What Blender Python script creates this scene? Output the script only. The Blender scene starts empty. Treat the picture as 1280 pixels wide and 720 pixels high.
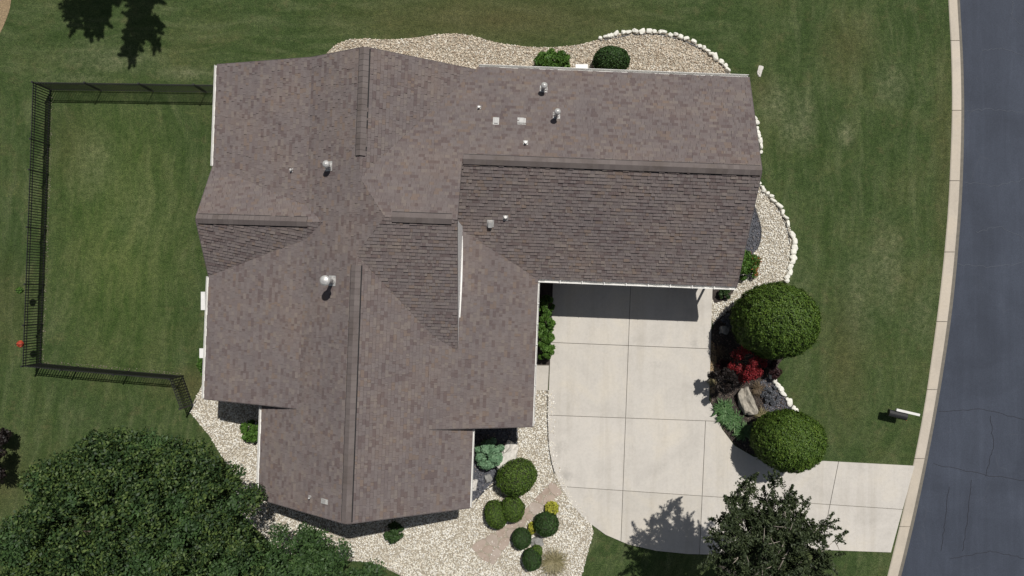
import bpy, bmesh, math, random
import numpy as np
from mathutils import Vector, Matrix, noise
random.seed(7); RNG = np.random.default_rng(11)
R = math.radians
S = bpy.context.scene
COL = S.collection

# ------------------------------------------------------------------ camera, sky, sun
HC = 31.6                 # camera height above the lawn (m)
PXM = 27.0                # photo pixels per metre on the ground
cam_d = bpy.data.cameras.new('camera'); cam = bpy.data.objects.new('camera', cam_d); COL.objects.link(cam)
cam.location = (0, 0, HC); cam.rotation_euler = (0, 0, 0)
cam_d.sensor_width = 36; cam_d.lens = 36*PXM*HC/1280.0; cam_d.clip_start = .1; cam_d.clip_end = 2000
S.camera = cam
SUN = Vector((195/PXM, 390/PXM, HC)).normalized()      # towards the sun
world = bpy.data.worlds.new('World'); S.world = world; world.use_nodes = True
wn = world.node_tree; wn.nodes.clear()
sky = wn.nodes.new('ShaderNodeTexSky'); sky.sky_type = 'NISHITA'; sky.sun_disc = False
sky.sun_elevation = math.asin(SUN.z); sky.sun_rotation = math.atan2(SUN.x, SUN.y)
bg = wn.nodes.new('ShaderNodeBackground'); bg.inputs[1].default_value = .045
wo = wn.nodes.new('ShaderNodeOutputWorld')
hs = wn.nodes.new('ShaderNodeHueSaturation'); hs.inputs['Saturation'].default_value = .6
wn.links.new(sky.outputs[0], hs.inputs['Color']); wn.links.new(hs.outputs[0], bg.inputs[0]); wn.links.new(bg.outputs[0], wo.inputs[0])
sd = bpy.data.lights.new('sun', 'SUN'); so = bpy.data.objects.new('sun', sd); COL.objects.link(so)
sd.energy = 3.9; sd.angle = R(.5); sd.color = (1, .965, .915)
so.rotation_euler = SUN.to_track_quat('Z', 'Y').to_euler(); so.location = (20, 40, 60)
S.view_settings.view_transform = 'Standard'; S.view_settings.look = 'None'
S.view_settings.exposure = 0; S.view_settings.gamma = 1
S.render.engine = 'CYCLES'

# ------------------------------------------------------------------ coordinates
def P(px, py, h=0.0):
    """point at height h seen at photo pixel (px,py) from the drone"""
    k = (1-h/HC)/PXM
    return Vector(((px-640)*k, -(py-360)*k, h))
def G(px, py, z=0.0):      # plan position given in ground pixels
    return Vector(((px-640)/PXM, -(py-360)/PXM, z))
TH = .0384; CT, ST = math.cos(TH), math.sin(TH)
def UV(u, v, z=0.0):       # house frame, u right, v down, in ground pixels
    return Vector(((u*CT-v*ST)/PXM, -(u*ST+v*CT)/PXM, z))
def toUV(p):
    x, y = p[0]*PXM, -p[1]*PXM
    return x*CT+y*ST, -x*ST+y*CT

# ------------------------------------------------------------------ materials
def new_mat(name):
    m = bpy.data.materials.new(name); m.use_nodes = True
    nt = m.node_tree; b = nt.nodes['Principled BSDF']
    return m, nt, b
def N(nt, typ, **kw):
    n = nt.nodes.new(typ)
    for k, v in kw.items():
        if k.startswith('i_'):
            key = k[2:]
            n.inputs[int(key) if key.isdigit() else key.replace('_', ' ')].default_value = v
        else: setattr(n, k, v)
    return n
def coords(nt, scale=(1,1,1), rot=(0,0,0), kind='Object'):
    tc = N(nt, 'ShaderNodeTexCoord'); mp = N(nt, 'ShaderNodeMapping')
    mp.inputs['Scale'].default_value = scale; mp.inputs['Rotation'].default_value = rot
    nt.links.new(tc.outputs[kind], mp.inputs[0]); return mp.outputs[0]
def noise_tex(nt, vec, scale, detail=4, rough=.6, dist=0):
    n = N(nt, 'ShaderNodeTexNoise'); n.inputs['Scale'].default_value = scale
    n.inputs['Detail'].default_value = detail; n.inputs['Roughness'].default_value = rough
    n.inputs['Distortion'].default_value = dist
    nt.links.new(vec, n.inputs['Vector']); return n.outputs['Fac']
def ramp(nt, fac, stops, interp='LINEAR'):
    r = N(nt, 'ShaderNodeValToRGB'); r.color_ramp.interpolation = interp
    els = r.color_ramp.elements
    while len(els) < len(stops): els.new(.5)
    for e, (p, c) in zip(els, stops):
        e.position = p; e.color = tuple(c)+(1,) if len(c) == 3 else c
    nt.links.new(fac, r.inputs[0]); return r.outputs[0]
def mix(nt, fac, a, b, mode='MIX'):
    m = N(nt, 'ShaderNodeMix'); m.data_type = 'RGBA'; m.blend_type = mode
    for sock, v in ((m.inputs['Factor'], fac), (m.inputs[6], a), (m.inputs[7], b)):
        if hasattr(v, 'links'): nt.links.new(v, sock)
        elif isinstance(v, (int, float)): sock.default_value = v
        else: sock.default_value = tuple(v)+(1,)
    return m.outputs[2]
def bump(nt, b, h, strength=.4, dist=.02):
    n = N(nt, 'ShaderNodeBump'); n.inputs['Strength'].default_value = strength; n.inputs['Distance'].default_value = dist
    nt.links.new(h, n.inputs['Height']); nt.links.new(n.outputs[0], b.inputs['Normal'])
def simple(name, c, rough=.6, var=.15, scale=6, metal=0, bmp=.15):
    m, nt, b = new_mat(name); v = coords(nt)
    n = noise_tex(nt, v, scale, 5)
    nt.links.new(ramp(nt, n, [(.3, [x*(1-var) for x in c]), (.7, [min(1, x*(1+var)) for x in c])]), b.inputs['Base Color'])
    b.inputs['Roughness'].default_value = rough; b.inputs['Metallic'].default_value = metal
    if bmp: bump(nt, b, noise_tex(nt, v, scale*8, 3), bmp, .01)
    return m
def island(nt):
    return N(nt, 'ShaderNodeNewGeometry').outputs['Random Per Island']

def mat_leaf(name, dark, mid, light, big=1.2, trans=.18, rough=.55):
    m, nt, b = new_mat(name)
    r = island(nt); n = noise_tex(nt, coords(nt), big, 3)
    a = N(nt, 'ShaderNodeMath', operation='MULTIPLY_ADD'); nt.links.new(n, a.inputs[0]); a.inputs[1].default_value = 1.1
    nt.links.new(r, a.inputs[2])
    s = N(nt, 'ShaderNodeMath', operation='MULTIPLY'); nt.links.new(a.outputs[0], s.inputs[0]); s.inputs[1].default_value = .48
    c = ramp(nt, s.outputs[0], [(.12, dark), (.5, mid), (.92, light)])
    nt.links.new(c, b.inputs['Base Color']); b.inputs['Roughness'].default_value = rough
    b.inputs['Specular IOR Level'].default_value = .3
    t = N(nt, 'ShaderNodeBsdfTranslucent'); nt.links.new(c, t.inputs[0])
    mx = N(nt, 'ShaderNodeMixShader'); mx.inputs[0].default_value = trans
    nt.links.new(b.outputs[0], mx.inputs[1]); nt.links.new(t.outputs[0], mx.inputs[2])
    nt.links.new(mx.outputs[0], nt.nodes['Material Output'].inputs[0])
    return m

def mat_lawn():
    m, nt, b = new_mat('lawn grass')
    tc = N(nt, 'ShaderNodeTexCoord'); O = tc.outputs['Object']
    sep = N(nt, 'ShaderNodeSeparateXYZ'); nt.links.new(O, sep.inputs[0])
    def M(op, a, b_=None, c=None, clamp=False):
        n = N(nt, 'ShaderNodeMath', operation=op); n.use_clamp = clamp
        for i, x in enumerate((a, b_, c)):
            if x is None: continue
            if hasattr(x, 'links'): nt.links.new(x, n.inputs[i])
            else: n.inputs[i].default_value = x
        return n.outputs[0]
    X0, Y0 = sep.outputs[0], sep.outputs[1]
    wob = N(nt, 'ShaderNodeTexNoise'); wob.inputs['Scale'].default_value = .16; wob.inputs['Detail'].default_value = 2; nt.links.new(O, wob.inputs['Vector'])
    ws = N(nt, 'ShaderNodeSeparateColor'); nt.links.new(wob.outputs['Color'], ws.inputs[0])
    X = M('ADD', X0, M('MULTIPLY', M('SUBTRACT', ws.outputs[0], .5), 2.2)); Y = M('ADD', Y0, M('MULTIPLY', M('SUBTRACT', ws.outputs[1], .5), 2.4))
    y3 = M('SUBTRACT', Y, 7.0); q = M('ADD', X, M('MULTIPLY', M('MULTIPLY', y3, y3), .0075))
    def lines(a, b_, sa, sb, off):
        cb = N(nt, 'ShaderNodeCombineXYZ'); nt.links.new(M('MULTIPLY', a, sa), cb.inputs[0]); nt.links.new(M('MULTIPLY', b_, sb), cb.inputs[1]); cb.inputs[2].default_value = off
        return cb.outputs[0]
    vV = lines(q, Y, 1.9, .38, 0); vH = lines(Y, X, 1.9, .34, 3)
    streakV = noise_tex(nt, vV, 1.0, 7, .70, .25); streakH = noise_tex(nt, vH, 1.0, 7, .70, .25)
    mk = M('MULTIPLY', M('SUBTRACT', Y0, 8.6), .8, clamp=True)
    mk = M('MULTIPLY', mk, M('MULTIPLY', M('SUBTRACT', 13.0, X0), .25, clamp=True))
    streak = M('ADD', M('MULTIPLY', streakH, mk), M('MULTIPLY', streakV, M('SUBTRACT', 1.0, mk)))
    # turning arcs of the mower in the front lawn
    ax, ay = G(1085, 470).x, G(1085, 470).y
    dx = M('MULTIPLY', M('SUBTRACT', X, ax), 1.9); dy = M('SUBTRACT', Y, ay)
    rad = M('SQRT', M('ADD', M('MULTIPLY', dx, dx), M('MULTIPLY', dy, dy)))
    arc = noise_tex(nt, lines(rad, Y, 1.8, .15, 7), 1.0, 6, .7)
    am = M('MULTIPLY', M('MULTIPLY', M('SUBTRACT', 7.5, rad), .25, clamp=True), .5)
    streak = M('ADD', M('MULTIPLY', arc, am), M('MULTIPLY', streak, M('SUBTRACT', 1.0, am)))
    patch = noise_tex(nt, O, .30, 6, .65, .5)
    patch2 = noise_tex(nt, O, 1.5, 7, .72, .3)
    mott = noise_tex(nt, O, 4.5, 6, .75, .3)
    fine = noise_tex(nt, O, 17, 5, .8)
    vfine = noise_tex(nt, O, 50, 3, .85)
    c = ramp(nt, patch, [(.3, (.032,.054,.019)), (.5, (.045,.068,.026)), (.7, (.062,.076,.032))])
    c = mix(nt, M('MULTIPLY', M('SUBTRACT', streak, .50), 4.2, clamp=True), c, (.084,.102,.052))
    c = mix(nt, M('MULTIPLY', M('SUBTRACT', .49, streak), 4.5, clamp=True), c, (.024,.045,.012))
    c = mix(nt, M('MULTIPLY', M('MULTIPLY', M('SUBTRACT', patch2, .54), 5.0, clamp=True), .5), c, (.100,.092,.050))
    c = mix(nt, M('MULTIPLY', M('MULTIPLY', M('SUBTRACT', .46, patch2), 5.0, clamp=True), .35), c, (.028,.050,.015))
    def spot(px, py, rx, ry, w):
        p = G(px, py); dx = M('MULTIPLY', M('SUBTRACT', X0, p.x), 27/rx); dy = M('MULTIPLY', M('SUBTRACT', Y0, p.y), 27/ry)
        d = M('SQRT', M('ADD', M('MULTIPLY', dx, dx), M('MULTIPLY', dy, dy)))
        return M('MULTIPLY', M('SUBTRACT', 1.0, d, clamp=True), w)
    def mx(L):
        acc = None
        for a in L:
            s_ = spot(*a); acc = s_ if acc is None else M('MAXIMUM', acc, s_)
        return acc
    brown = mx(((620,25,260,50,.9), (1060,60,50,55,.6), (1055,450,40,110,.6), (950,110,26,30,.6), (1180,200,20,200,.5), (0,600,60,70,.6), (5,380,50,80,.4), (240,480,40,30,.9), (90,180,40,60,.5)))
    c = mix(nt, M('MULTIPLY', brown, .7), c, (.082,.070,.036))
    g = M('MULTIPLY', spot(150,290,110,220,2.2), .55, clamp=True)
    c = mix(nt, g, c, mix(nt, M('MULTIPLY', M('SUBTRACT', streakV, .38), 3.5, clamp=True), (.040,.068,.018), (.082,.104,.038)))
    acc = mx(((1005,150,22,50,.9), (970,130,30,36,1.0), (985,160,14,40,1.0), (1058,165,16,26,1.2), (1115,105,30,40,.8), (1108,330,30,85,.8), (1075,370,34,80,.6), (985,350,34,60,.6), (1150,390,30,50,.5), (140,75,80,24,.8), (230,92,50,12,1.0),(120,210,40,60,.5), (170,270,60,70,.35), (100,97,60,10,.7)))
    acc = M('MULTIPLY', acc, M('MULTIPLY', M('SUBTRACT', M('ADD', M('MULTIPLY', patch2, .5), M('MULTIPLY', mott, .5)), .36), 4.0, clamp=True))
    c = mix(nt, M('MULTIPLY', acc, .6), c, (.165,.170,.115))
    mul = lambda c, f, st, k: mix(nt, k, c, ramp(nt, f, st), 'MULTIPLY')
    c = mul(c, mott, [(.32, (.62,.66,.56)), (.5, (1,1,1)), (.68, (1.42,1.36,1.26))], .85)
    c = mul(c, fine, [(.32, (.40,.43,.38)), (.5, (1.02,1.02,1.02)), (.68, (1.75,1.68,1.55))], .95)
    c = mul(c, vfine, [(.34, (.40,.44,.36)), (.5, (1.05,1.05,1.05)), (.66, (1.9,1.82,1.7))], .9)
    c = mix(nt, 1, c, (1.12,1.12,1.04), 'MULTIPLY')
    nt.links.new(c, b.inputs['Base Color']); b.inputs['Roughness'].default_value = .9
    b.inputs['Specular IOR Level'].default_value = .15
    bump(nt, b, M('ADD', M('MULTIPLY', fine, .7), M('MULTIPLY', vfine, .5)), .9, .05)
    return m

def mat_shingle():
    m, nt, b = new_mat('asphalt shingles'); r = island(nt); v = coords(nt)
    c = ramp(nt, r, [(0, (.126,.099,.095)), (.12, (.156,.130,.124)), (.30, (.167,.142,.136)), (.46,(.147,.122,.118)), (.62, (.161,.137,.131)), (.78, (.178,.151,.138)), (.88, (.153,.125,.116)), (.94, (.168,.131,.112)), (1, (.132,.108,.105))], 'CONSTANT')
    n = noise_tex(nt, v, 45, 4, .8)
    c = mix(nt, .55, c, ramp(nt, n, [(.3, (.55,.54,.54)), (.7, (1.45,1.44,1.43))]), 'MULTIPLY')
    n2 = noise_tex(nt, v, .55, 5, .6)
    c = mix(nt, .7, c, ramp(nt, n2, [(.3, (.86,.87,.90)), (.5, (1,1,1)), (.72, (1.12,1.06,.98))]), 'MULTIPLY')
    nt.links.new(c, b.inputs['Base Color']); b.inputs['Roughness'].default_value = .92
    b.inputs['Specular IOR Level'].default_value = .2
    bump(nt, b, n, .35, .01)
    return m

def mat_concrete(name, c0, stains=True):
    m, nt, b = new_mat(name); v = coords(nt)
    a = noise_tex(nt, v, .55, 6, .62, .6); f = noise_tex(nt, v, 9, 6, .7); ff = noise_tex(nt, v, 60, 3, .7)
    c = ramp(nt, a, [(.28, [x*.88 for x in c0]), (.5, c0), (.72, [min(.9, x*y) for x, y in zip(c0, (1.07,1.05,1.0))])])
    c = mix(nt, .6, c, ramp(nt, f, [(.3, (.86,.86,.85)), (.55, (1,1,1)), (.8, (1.06,1.05,1.05))]), 'MULTIPLY')
    c = mix(nt, .5, c, ramp(nt, ff, [(.3, (.9,.9,.9)), (.7, (1.08,1.08,1.08))]), 'MULTIPLY')
    oi = N(nt, 'ShaderNodeObjectInfo')
    c = mix(nt, 1, c, ramp(nt, oi.outputs['Random'], [(0, (.93,.925,.91)), (.5, (1,1,1)), (1, (1.03,1.03,1.035))]), 'MULTIPLY')
    if stains:
        st = noise_tex(nt, coords(nt, (1,1,1)), 1.7, 5, .7, 1.5)
        c = mix(nt, ramp(nt, st, [(.62, (0,0,0)), (.80, (.45,.45,.45))]), c, [x*.62 for x in c0])
    ty = noise_tex(nt, coords(nt, (1.6,.12,1), (0,0,R(2.2))), 1.1, 5, .7, .4)
    c = mix(nt, .8 if stains else .3, c, ramp(nt, ty, [(.32, (.90,.89,.87)), (.5, (1,1,1)), (.7, (1.03,1.03,1.03))]), 'MULTIPLY')
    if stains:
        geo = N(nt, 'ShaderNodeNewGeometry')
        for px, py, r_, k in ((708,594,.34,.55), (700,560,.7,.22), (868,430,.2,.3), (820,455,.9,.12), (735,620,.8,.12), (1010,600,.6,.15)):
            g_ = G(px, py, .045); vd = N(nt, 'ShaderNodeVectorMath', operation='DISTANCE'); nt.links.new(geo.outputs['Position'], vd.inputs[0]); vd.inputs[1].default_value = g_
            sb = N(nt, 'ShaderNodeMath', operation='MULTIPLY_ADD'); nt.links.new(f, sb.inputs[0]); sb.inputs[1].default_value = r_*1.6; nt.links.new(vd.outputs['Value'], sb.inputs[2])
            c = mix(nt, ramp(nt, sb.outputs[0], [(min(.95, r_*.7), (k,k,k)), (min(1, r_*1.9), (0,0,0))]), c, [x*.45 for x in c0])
    nt.links.new(c, b.inputs['Base Color']); b.inputs['Roughness'].default_value = .88
    bump(nt, b, f, .12, .01)
    return m

def mat_road():
    m, nt, b = new_mat('asphalt'); v = coords(nt)
    a = noise_tex(nt, v, .35, 5, .6, .5); f = noise_tex(nt, v, 30, 5, .8); st = noise_tex(nt, coords(nt, (1.3,.10,1), (0,0,R(-6))), 1.4, 7, .75, .5)
    c = ramp(nt, a, [(.3, (.030,.037,.055)), (.7, (.047,.057,.082))])
    c = mix(nt, .8, c, ramp(nt, st, [(.3, (.8,.8,.8)), (.55, (1,1,1)), (.75, (1.3,1.28,1.24))]), 'MULTIPLY')
    c = mix(nt, .6, c, ramp(nt, f, [(.3, (.5,.5,.5)), (.7, (1.65,1.65,1.6))]), 'MULTIPLY')
    # hairline cracks: thin bands at voronoi edges broken up by noise
    w = N(nt, 'ShaderNodeTexNoise'); w.inputs['Scale'].default_value = 2.0; w.inputs['Detail'].default_value = 4; nt.links.new(v, w.inputs['Vector'])
    mv = N(nt, 'ShaderNodeMix'); mv.data_type = 'VECTOR'; mv.inputs['Factor'].default_value = .22
    nt.links.new(v, mv.inputs[4]); nt.links.new(w.outputs['Color'], mv.inputs[5])
    vo = N(nt, 'ShaderNodeTexVoronoi', feature='DISTANCE_TO_EDGE'); vo.inputs['Scale'].default_value = .42
    nt.links.new(mv.outputs[1], vo.inputs['Vector'])
    ln = ramp(nt, vo.outputs[0], [(0, (1,1,1)), (.012, (0,0,0))])
    br = ramp(nt, noise_tex(nt, v, .8, 3), [(.52, (0,0,0)), (.66, (.22,.22,.22))])
    k = mix(nt, 1, ln, br, 'MULTIPLY')
    c = mix(nt, k, c, (.085,.09,.105))
    nt.links.new(c, b.inputs['Base Color']); b.inputs['Roughness'].default_value = .85
    bump(nt, b, f, .4, .01)
    return m

def mat_pebble(name, stops):
    m, nt, b = new_mat(name)
    c = ramp(nt, island(nt), stops)
    n = noise_tex(nt, coords(nt), 40, 3)
    c = mix(nt, .35, c, ramp(nt, n, [(.3, (.75,.75,.75)), (.7, (1.15,1.15,1.15))]), 'MULTIPLY')
    c = mix(nt, .8, c, ramp(nt, noise_tex(nt, coords(nt), 1.1, 5, .7), [(.34, (.76,.73,.68)), (.52, (1,1,1)), (.7, (1.05,1.05,1.05))]), 'MULTIPLY')
    nt.links.new(c, b.inputs['Base Color']); b.inputs['Roughness'].default_value = .8
    return m

MT = {}
MT['lawn'] = mat_lawn()
MT['shingle'] = mat_shingle()
MT['deck'] = simple('roof deck felt', (.10,.085,.083), .95)
MT['cap'] = simple('ridge cap shingle', (.150,.135,.133), .9, .3, 12)
MT['capsh'] = mat_pebble('ridge cap shingles', [(0,(.124,.102,.096)), (.5,(.140,.116,.109)), (1,(.154,.129,.120))])
MT['dark'] = simple('black vent and gap shade', (.012,.012,.013), .8)
MT['white'] = simple('white painted aluminium', (.72,.71,.68), .45, .08, 3)
MT['soffit'] = simple('white soffit', (.60,.58,.55), .6, .05, 3)
MT['siding'] = simple('white siding', (.86,.84,.82), .5, .05, 2)
MT['galv'] = simple('galvanised metal', (.55,.54,.52), .45, .15, 10, .35)
MT['conc'] = mat_concrete('driveway concrete', (.545,.512,.462))
MT['curb'] = mat_concrete('curb concrete', (.53,.47,.39), False)
MT['joint'] = simple('joint dirt', (.16,.145,.12), .95)
MT['road'] = mat_road()
MT['mulch'] = simple('dark bark mulch', (.045,.036,.031), .95, .5, 18, 0, .8)
MT['slate'] = simple('blue grey slate chips', (.085,.088,.10), .9, .5, 22, 0, .8)
MT['gbase'] = simple('gravel bedding', (.34,.30,.235), .95, .4, 20, 0, .6)
MT['tan'] = simple('tan wood mulch', (.26,.19,.11), .95, .4, 14, 0, .7)
MT['white_peb'] = mat_pebble('white limestone gravel', [(0,(.38,.33,.25)), (.2,(.66,.60,.49)), (.5,(.80,.76,.66)), (.8,(.86,.84,.77)), (1,(.70,.68,.64))])
MT['tan_peb'] = mat_pebble('tan river gravel', [(0,(.22,.17,.125)), (.22,(.46,.37,.27)), (.45,(.61,.52,.40)), (.75,(.70,.63,.51)), (1,(.76,.73,.65))])
MT['straw'] = mat_pebble('dry clippings', [(0,(.10,.095,.06)), (.5,(.19,.17,.115)), (1,(.30,.27,.20))])
MT['slate_peb'] = mat_pebble('slate pebbles', [(0,(.045,.045,.055)), (.5,(.10,.105,.125)), (.85,(.17,.17,.19)), (1,(.26,.22,.20))])
MT['mulch_peb'] = mat_pebble('bark chips', [(0,(.025,.018,.015)), (.5,(.07,.05,.038)), (.85,(.12,.09,.07)), (1,(.22,.18,.14))])
MT['rock'] = simple('white limestone rock', (.78,.76,.68), .85, .12, 5, 0, .6)
MT['boulder'] = simple('tan boulder', (.33,.30,.25), .9, .35, 4, 0, .8)
MT['boulderw'] = simple('pale boulder', (.60,.57,.52), .9, .2, 4, 0, .8)
MT['boulderg'] = simple('grey boulder', (.26,.255,.24), .9, .25, 4, 0, .8)
MT['flag'] = mat_pebble('pink flagstone', [(0,(.33,.25,.20)), (.5,(.40,.32,.265)), (1,(.42,.36,.31))])
MT['iron'] = simple('black powder coated metal', (.016,.016,.017), .5)
MT['bark'] = simple('tree bark', (.12,.095,.07), .95, .35, 9, 0, .8)
MT['barkpale'] = simple('pale branch bark', (.30,.265,.22), .95, .3, 9, 0, .6)
MT['garage'] = simple('white garage door paint', (.70,.68,.64), .5, .04)
MT['glass'] = simple('window glass', (.03,.035,.04), .08, .1)
MT['red'] = simple('red petals', (.50,.075,.035), .6, .4, 20)
MT['tree_dark'] = mat_leaf('dark maple leaves', (.008,.022,.008), (.036,.070,.020), (.150,.205,.050))
MT['tree_light'] = mat_leaf('green leaves', (.022,.045,.017), (.045,.090,.028), (.095,.165,.045))
MT['ash'] = mat_leaf('olive green leaves', (.018,.029,.014), (.042,.060,.024), (.100,.125,.055), 1.5)
MT['box'] = mat_leaf('boxwood leaves', (.030,.060,.010), (.072,.132,.018), (.150,.22,.032), 2.2, .08)
MT['yew'] = mat_leaf('yew needles', (.022,.052,.016), (.042,.090,.023), (.072,.135,.032), 2.5)
MT['lush'] = mat_leaf('lush green leaves', (.035,.085,.015), (.080,.170,.027), (.15,.26,.05), 2.5)
MT['hosta'] = mat_leaf('blue green hosta leaves', (.075,.16,.085), (.15,.27,.15), (.24,.37,.22), 3)
MT['lily'] = mat_leaf('bright green strap leaves', (.035,.085,.028), (.085,.17,.06), (.19,.29,.13), 3)
MT['red_leaf'] = mat_leaf('crimson barberry leaves', (.07,.008,.010), (.21,.018,.022), (.36,.035,.04), 3)
MT['purple'] = mat_leaf('burgundy leaves', (.018,.008,.010), (.04,.016,.019), (.075,.03,.03), 2)
MT['dusk'] = mat_leaf('dark brown purple leaves', (.006,.006,.005), (.018,.013,.012), (.04,.028,.024), 2)
MT['yellow'] = mat_leaf('golden spirea leaves', (.22,.23,.025), (.42,.42,.05), (.60,.58,.10), 3)
MT['orange'] = mat_leaf('orange new leaves', (.20,.06,.02), (.40,.13,.05), (.50,.22,.08), 3)
MT['strawgrass'] = mat_leaf('ornamental grass', (.16,.15,.07), (.30,.26,.14), (.44,.39,.25), 2)
MT['lavender'] = mat_leaf('grey blue foliage', (.07,.075,.085), (.13,.14,.155), (.22,.225,.25), 3)
MT['dryplant'] = mat_leaf('dry brown stems', (.07,.05,.03), (.15,.11,.07), (.26,.2,.13), 3)

# ------------------------------------------------------------------ object helpers
def tag(o, label=None, cat=None, group=None, kind=None):
    if label: o['label'] = label
    if cat: o['category'] = cat
    if group: o['group'] = group
    if kind: o['kind'] = kind
    return o
def empty(name, loc=(0,0,0), **kw):
    o = bpy.data.objects.new(name, None); COL.objects.link(o); o.location = loc; o.empty_display_size = .3
    return tag(o, **kw)
def link(name, me, parent=None, loc=None):
    o = bpy.data.objects.new(name, me); COL.objects.link(o)
    if parent: o.parent = parent
    if loc is not None: o.location = loc
    return o
class MB:
    """collects faces, becomes ONE mesh object"""
    def __init__(s): s.v = []; s.f = []; s.mi = []
    def add(s, vs, fs, mi=0):
        o = len(s.v); s.v += [tuple(p) for p in vs]
        for f in fs: s.f.append(tuple(i+o for i in f)); s.mi.append(mi)
    def box(s, c, size, rot=None, mi=0):
        x, y, z = size[0]/2, size[1]/2, size[2]/2
        pts = [Vector((a*x, b*y, d*z)) for d in (-1,1) for a, b in ((-1,-1),(1,-1),(1,1),(-1,1))]
        if rot is not None: pts = [rot @ p for p in pts]
        s.add([p+Vector(c) for p in pts], [(3,2,1,0),(4,5,6,7),(0,1,5,4),(1,2,6,5),(2,3,7,6),(3,0,4,7)], mi)
    def bar(s, a, b, w, h, mi=0, up=Vector((0,0,1))):
        a, b = Vector(a), Vector(b); d = (b-a); L = d.length
        if L < 1e-6: return
        d /= L; sd_ = d.cross(up)
        if sd_.length < 1e-4: sd_ = Vector((1,0,0))
        sd_.normalize(); uu = sd_.cross(d)
        pts = [p+sd_*i*w/2+uu*j*h/2 for p in (a, b) for i, j in ((-1,-1),(1,-1),(1,1),(-1,1))]
        s.add(pts, [(0,1,2,3),(7,6,5,4),(0,4,5,1),(1,5,6,2),(2,6,7,3),(3,7,4,0)], mi)
    def tube(s, pts, rad, n=8, mi=0, cap=True):
        rings = []; prev = None
        pts = [Vector(p) for p in pts]
        for i, p in enumerate(pts):
            d = (pts[min(i+1, len(pts)-1)]-pts[max(i-1, 0)]).normalized()
            a = d.cross(Vector((1,0,0)) if abs(d.x) < .8 else Vector((0,1,0))).normalized() if prev is None else (prev-d*prev.dot(d)).normalized()
            prev = a; b_ = d.cross(a); r = rad[i] if hasattr(rad, '__len__') else rad
            rings.append([p+(a*math.cos(t)+b_*math.sin(t))*r for t in [2*math.pi*k/n for k in range(n)]])
        vs = [q for r_ in rings for q in r_]; fs = []
        for i in range(len(rings)-1):
            for k in range(n):
                fs.append((i*n+k, i*n+(k+1) % n, (i+1)*n+(k+1) % n, (i+1)*n+k))
        if cap: fs += [tuple(range(n))[::-1], tuple((len(rings)-1)*n+k for k in range(n))]
        s.add(vs, fs, mi)
    def lathe(s, prof, c=(0,0,0), n=20, mi=0):
        vs = []; fs = []
        for r, z in prof:
            for k in range(n): vs.append((c[0]+r*math.cos(2*math.pi*k/n), c[1]+r*math.sin(2*math.pi*k/n), c[2]+z))
        for i in range(len(prof)-1):
            for k in range(n): fs.append((i*n+k, i*n+(k+1) % n, (i+1)*n+(k+1) % n, (i+1)*n+k))
        fs.append(tuple(range(n))[::-1]); fs.append(tuple((len(prof)-1)*n+k for k in range(n)))
        s.add(vs, fs, mi)
    def prism(s, poly, z0, z1, mi=0):
        n = len(poly); a = area2(poly)
        if a < 0: poly = poly[::-1]
        vs = [(p[0], p[1], z0) for p in poly]+[(p[0], p[1], z1) for p in poly]
        s.add(vs, [tuple(range(n))[::-1], tuple(range(n, 2*n))]+[(i, (i+1) % n, n+(i+1) % n, n+i) for i in range(n)], mi)
    def build(s, name, mats, parent=None, smooth=False, loc=None):
        me = bpy.data.meshes.new(name); me.from_pydata(s.v, [], s.f)
        for m in (mats if isinstance(mats, (list, tuple)) else [mats]): me.materials.append(m)
        if any(s.mi): me.polygons.foreach_set('material_index', s.mi)
        if smooth: me.polygons.foreach_set('use_smooth', [True]*len(me.polygons))
        me.update(); return link(name, me, parent, loc)
def np_mesh(name, V, F, mat, parent=None, smooth=False, loc=None):
    me = bpy.data.meshes.new(name); nf, k = F.shape
    me.vertices.add(len(V)); me.vertices.foreach_set('co', V.astype(np.float32).ravel())
    me.loops.add(nf*k); me.loops.foreach_set('vertex_index', F.astype(np.int32).ravel())
    me.polygons.add(nf); me.polygons.foreach_set('loop_start', np.arange(0, nf*k, k, dtype=np.int32))
    me.polygons.foreach_set('loop_total', np.full(nf, k, dtype=np.int32))
    if smooth: me.polygons.foreach_set('use_smooth', np.ones(nf, dtype=bool))
    me.materials.append(mat); me.update(calc_edges=True); me.validate()
    return link(name, me, parent, loc)
def area2(p): return sum(p[i][0]*p[(i+1) % len(p)][1]-p[(i+1) % len(p)][0]*p[i][1] for i in range(len(p)))/2
def clip_half(poly, a, b, c):            # keep a*x+b*y<=c
    out = []; n = len(poly)
    for i in range(n):
        p, q = poly[i], poly[(i+1) % n]; dp = a*p[0]+b*p[1]-c; dq = a*q[0]+b*q[1]-c
        if dp <= 0: out.append(p)
        if (dp < 0 < dq) or (dq < 0 < dp):
            t = dp/(dp-dq); out.append((p[0]+(q[0]-p[0])*t, p[1]+(q[1]-p[1])*t))
    return out
def clip_convex(poly, conv, shrink=0.0):
    if area2(conv) < 0: conv = conv[::-1]
    for i in range(len(conv)):
        p, q = conv[i], conv[(i+1) % len(conv)]; dx, dy = q[0]-p[0], q[1]-p[1]; L = math.hypot(dx, dy)
        a, b = dy/L, -dx/L
        poly = clip_half(poly, a, b, a*p[0]+b*p[1]-shrink)
        if len(poly) < 3: return []
    return poly
def inside(poly, X, Y):
    X = np.asarray(X, float); Y = np.asarray(Y, float); r = np.zeros(X.shape, bool); n = len(poly)
    for i in range(n):
        x1, y1 = poly[i][0], poly[i][1]; x2, y2 = poly[(i+1) % n][0], poly[(i+1) % n][1]
        if y1 == y2: continue
        c = ((y1 > Y) != (y2 > Y)) & (X < (x2-x1)*(Y-y1)/(y2-y1)+x1); r ^= c
    return r
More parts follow.
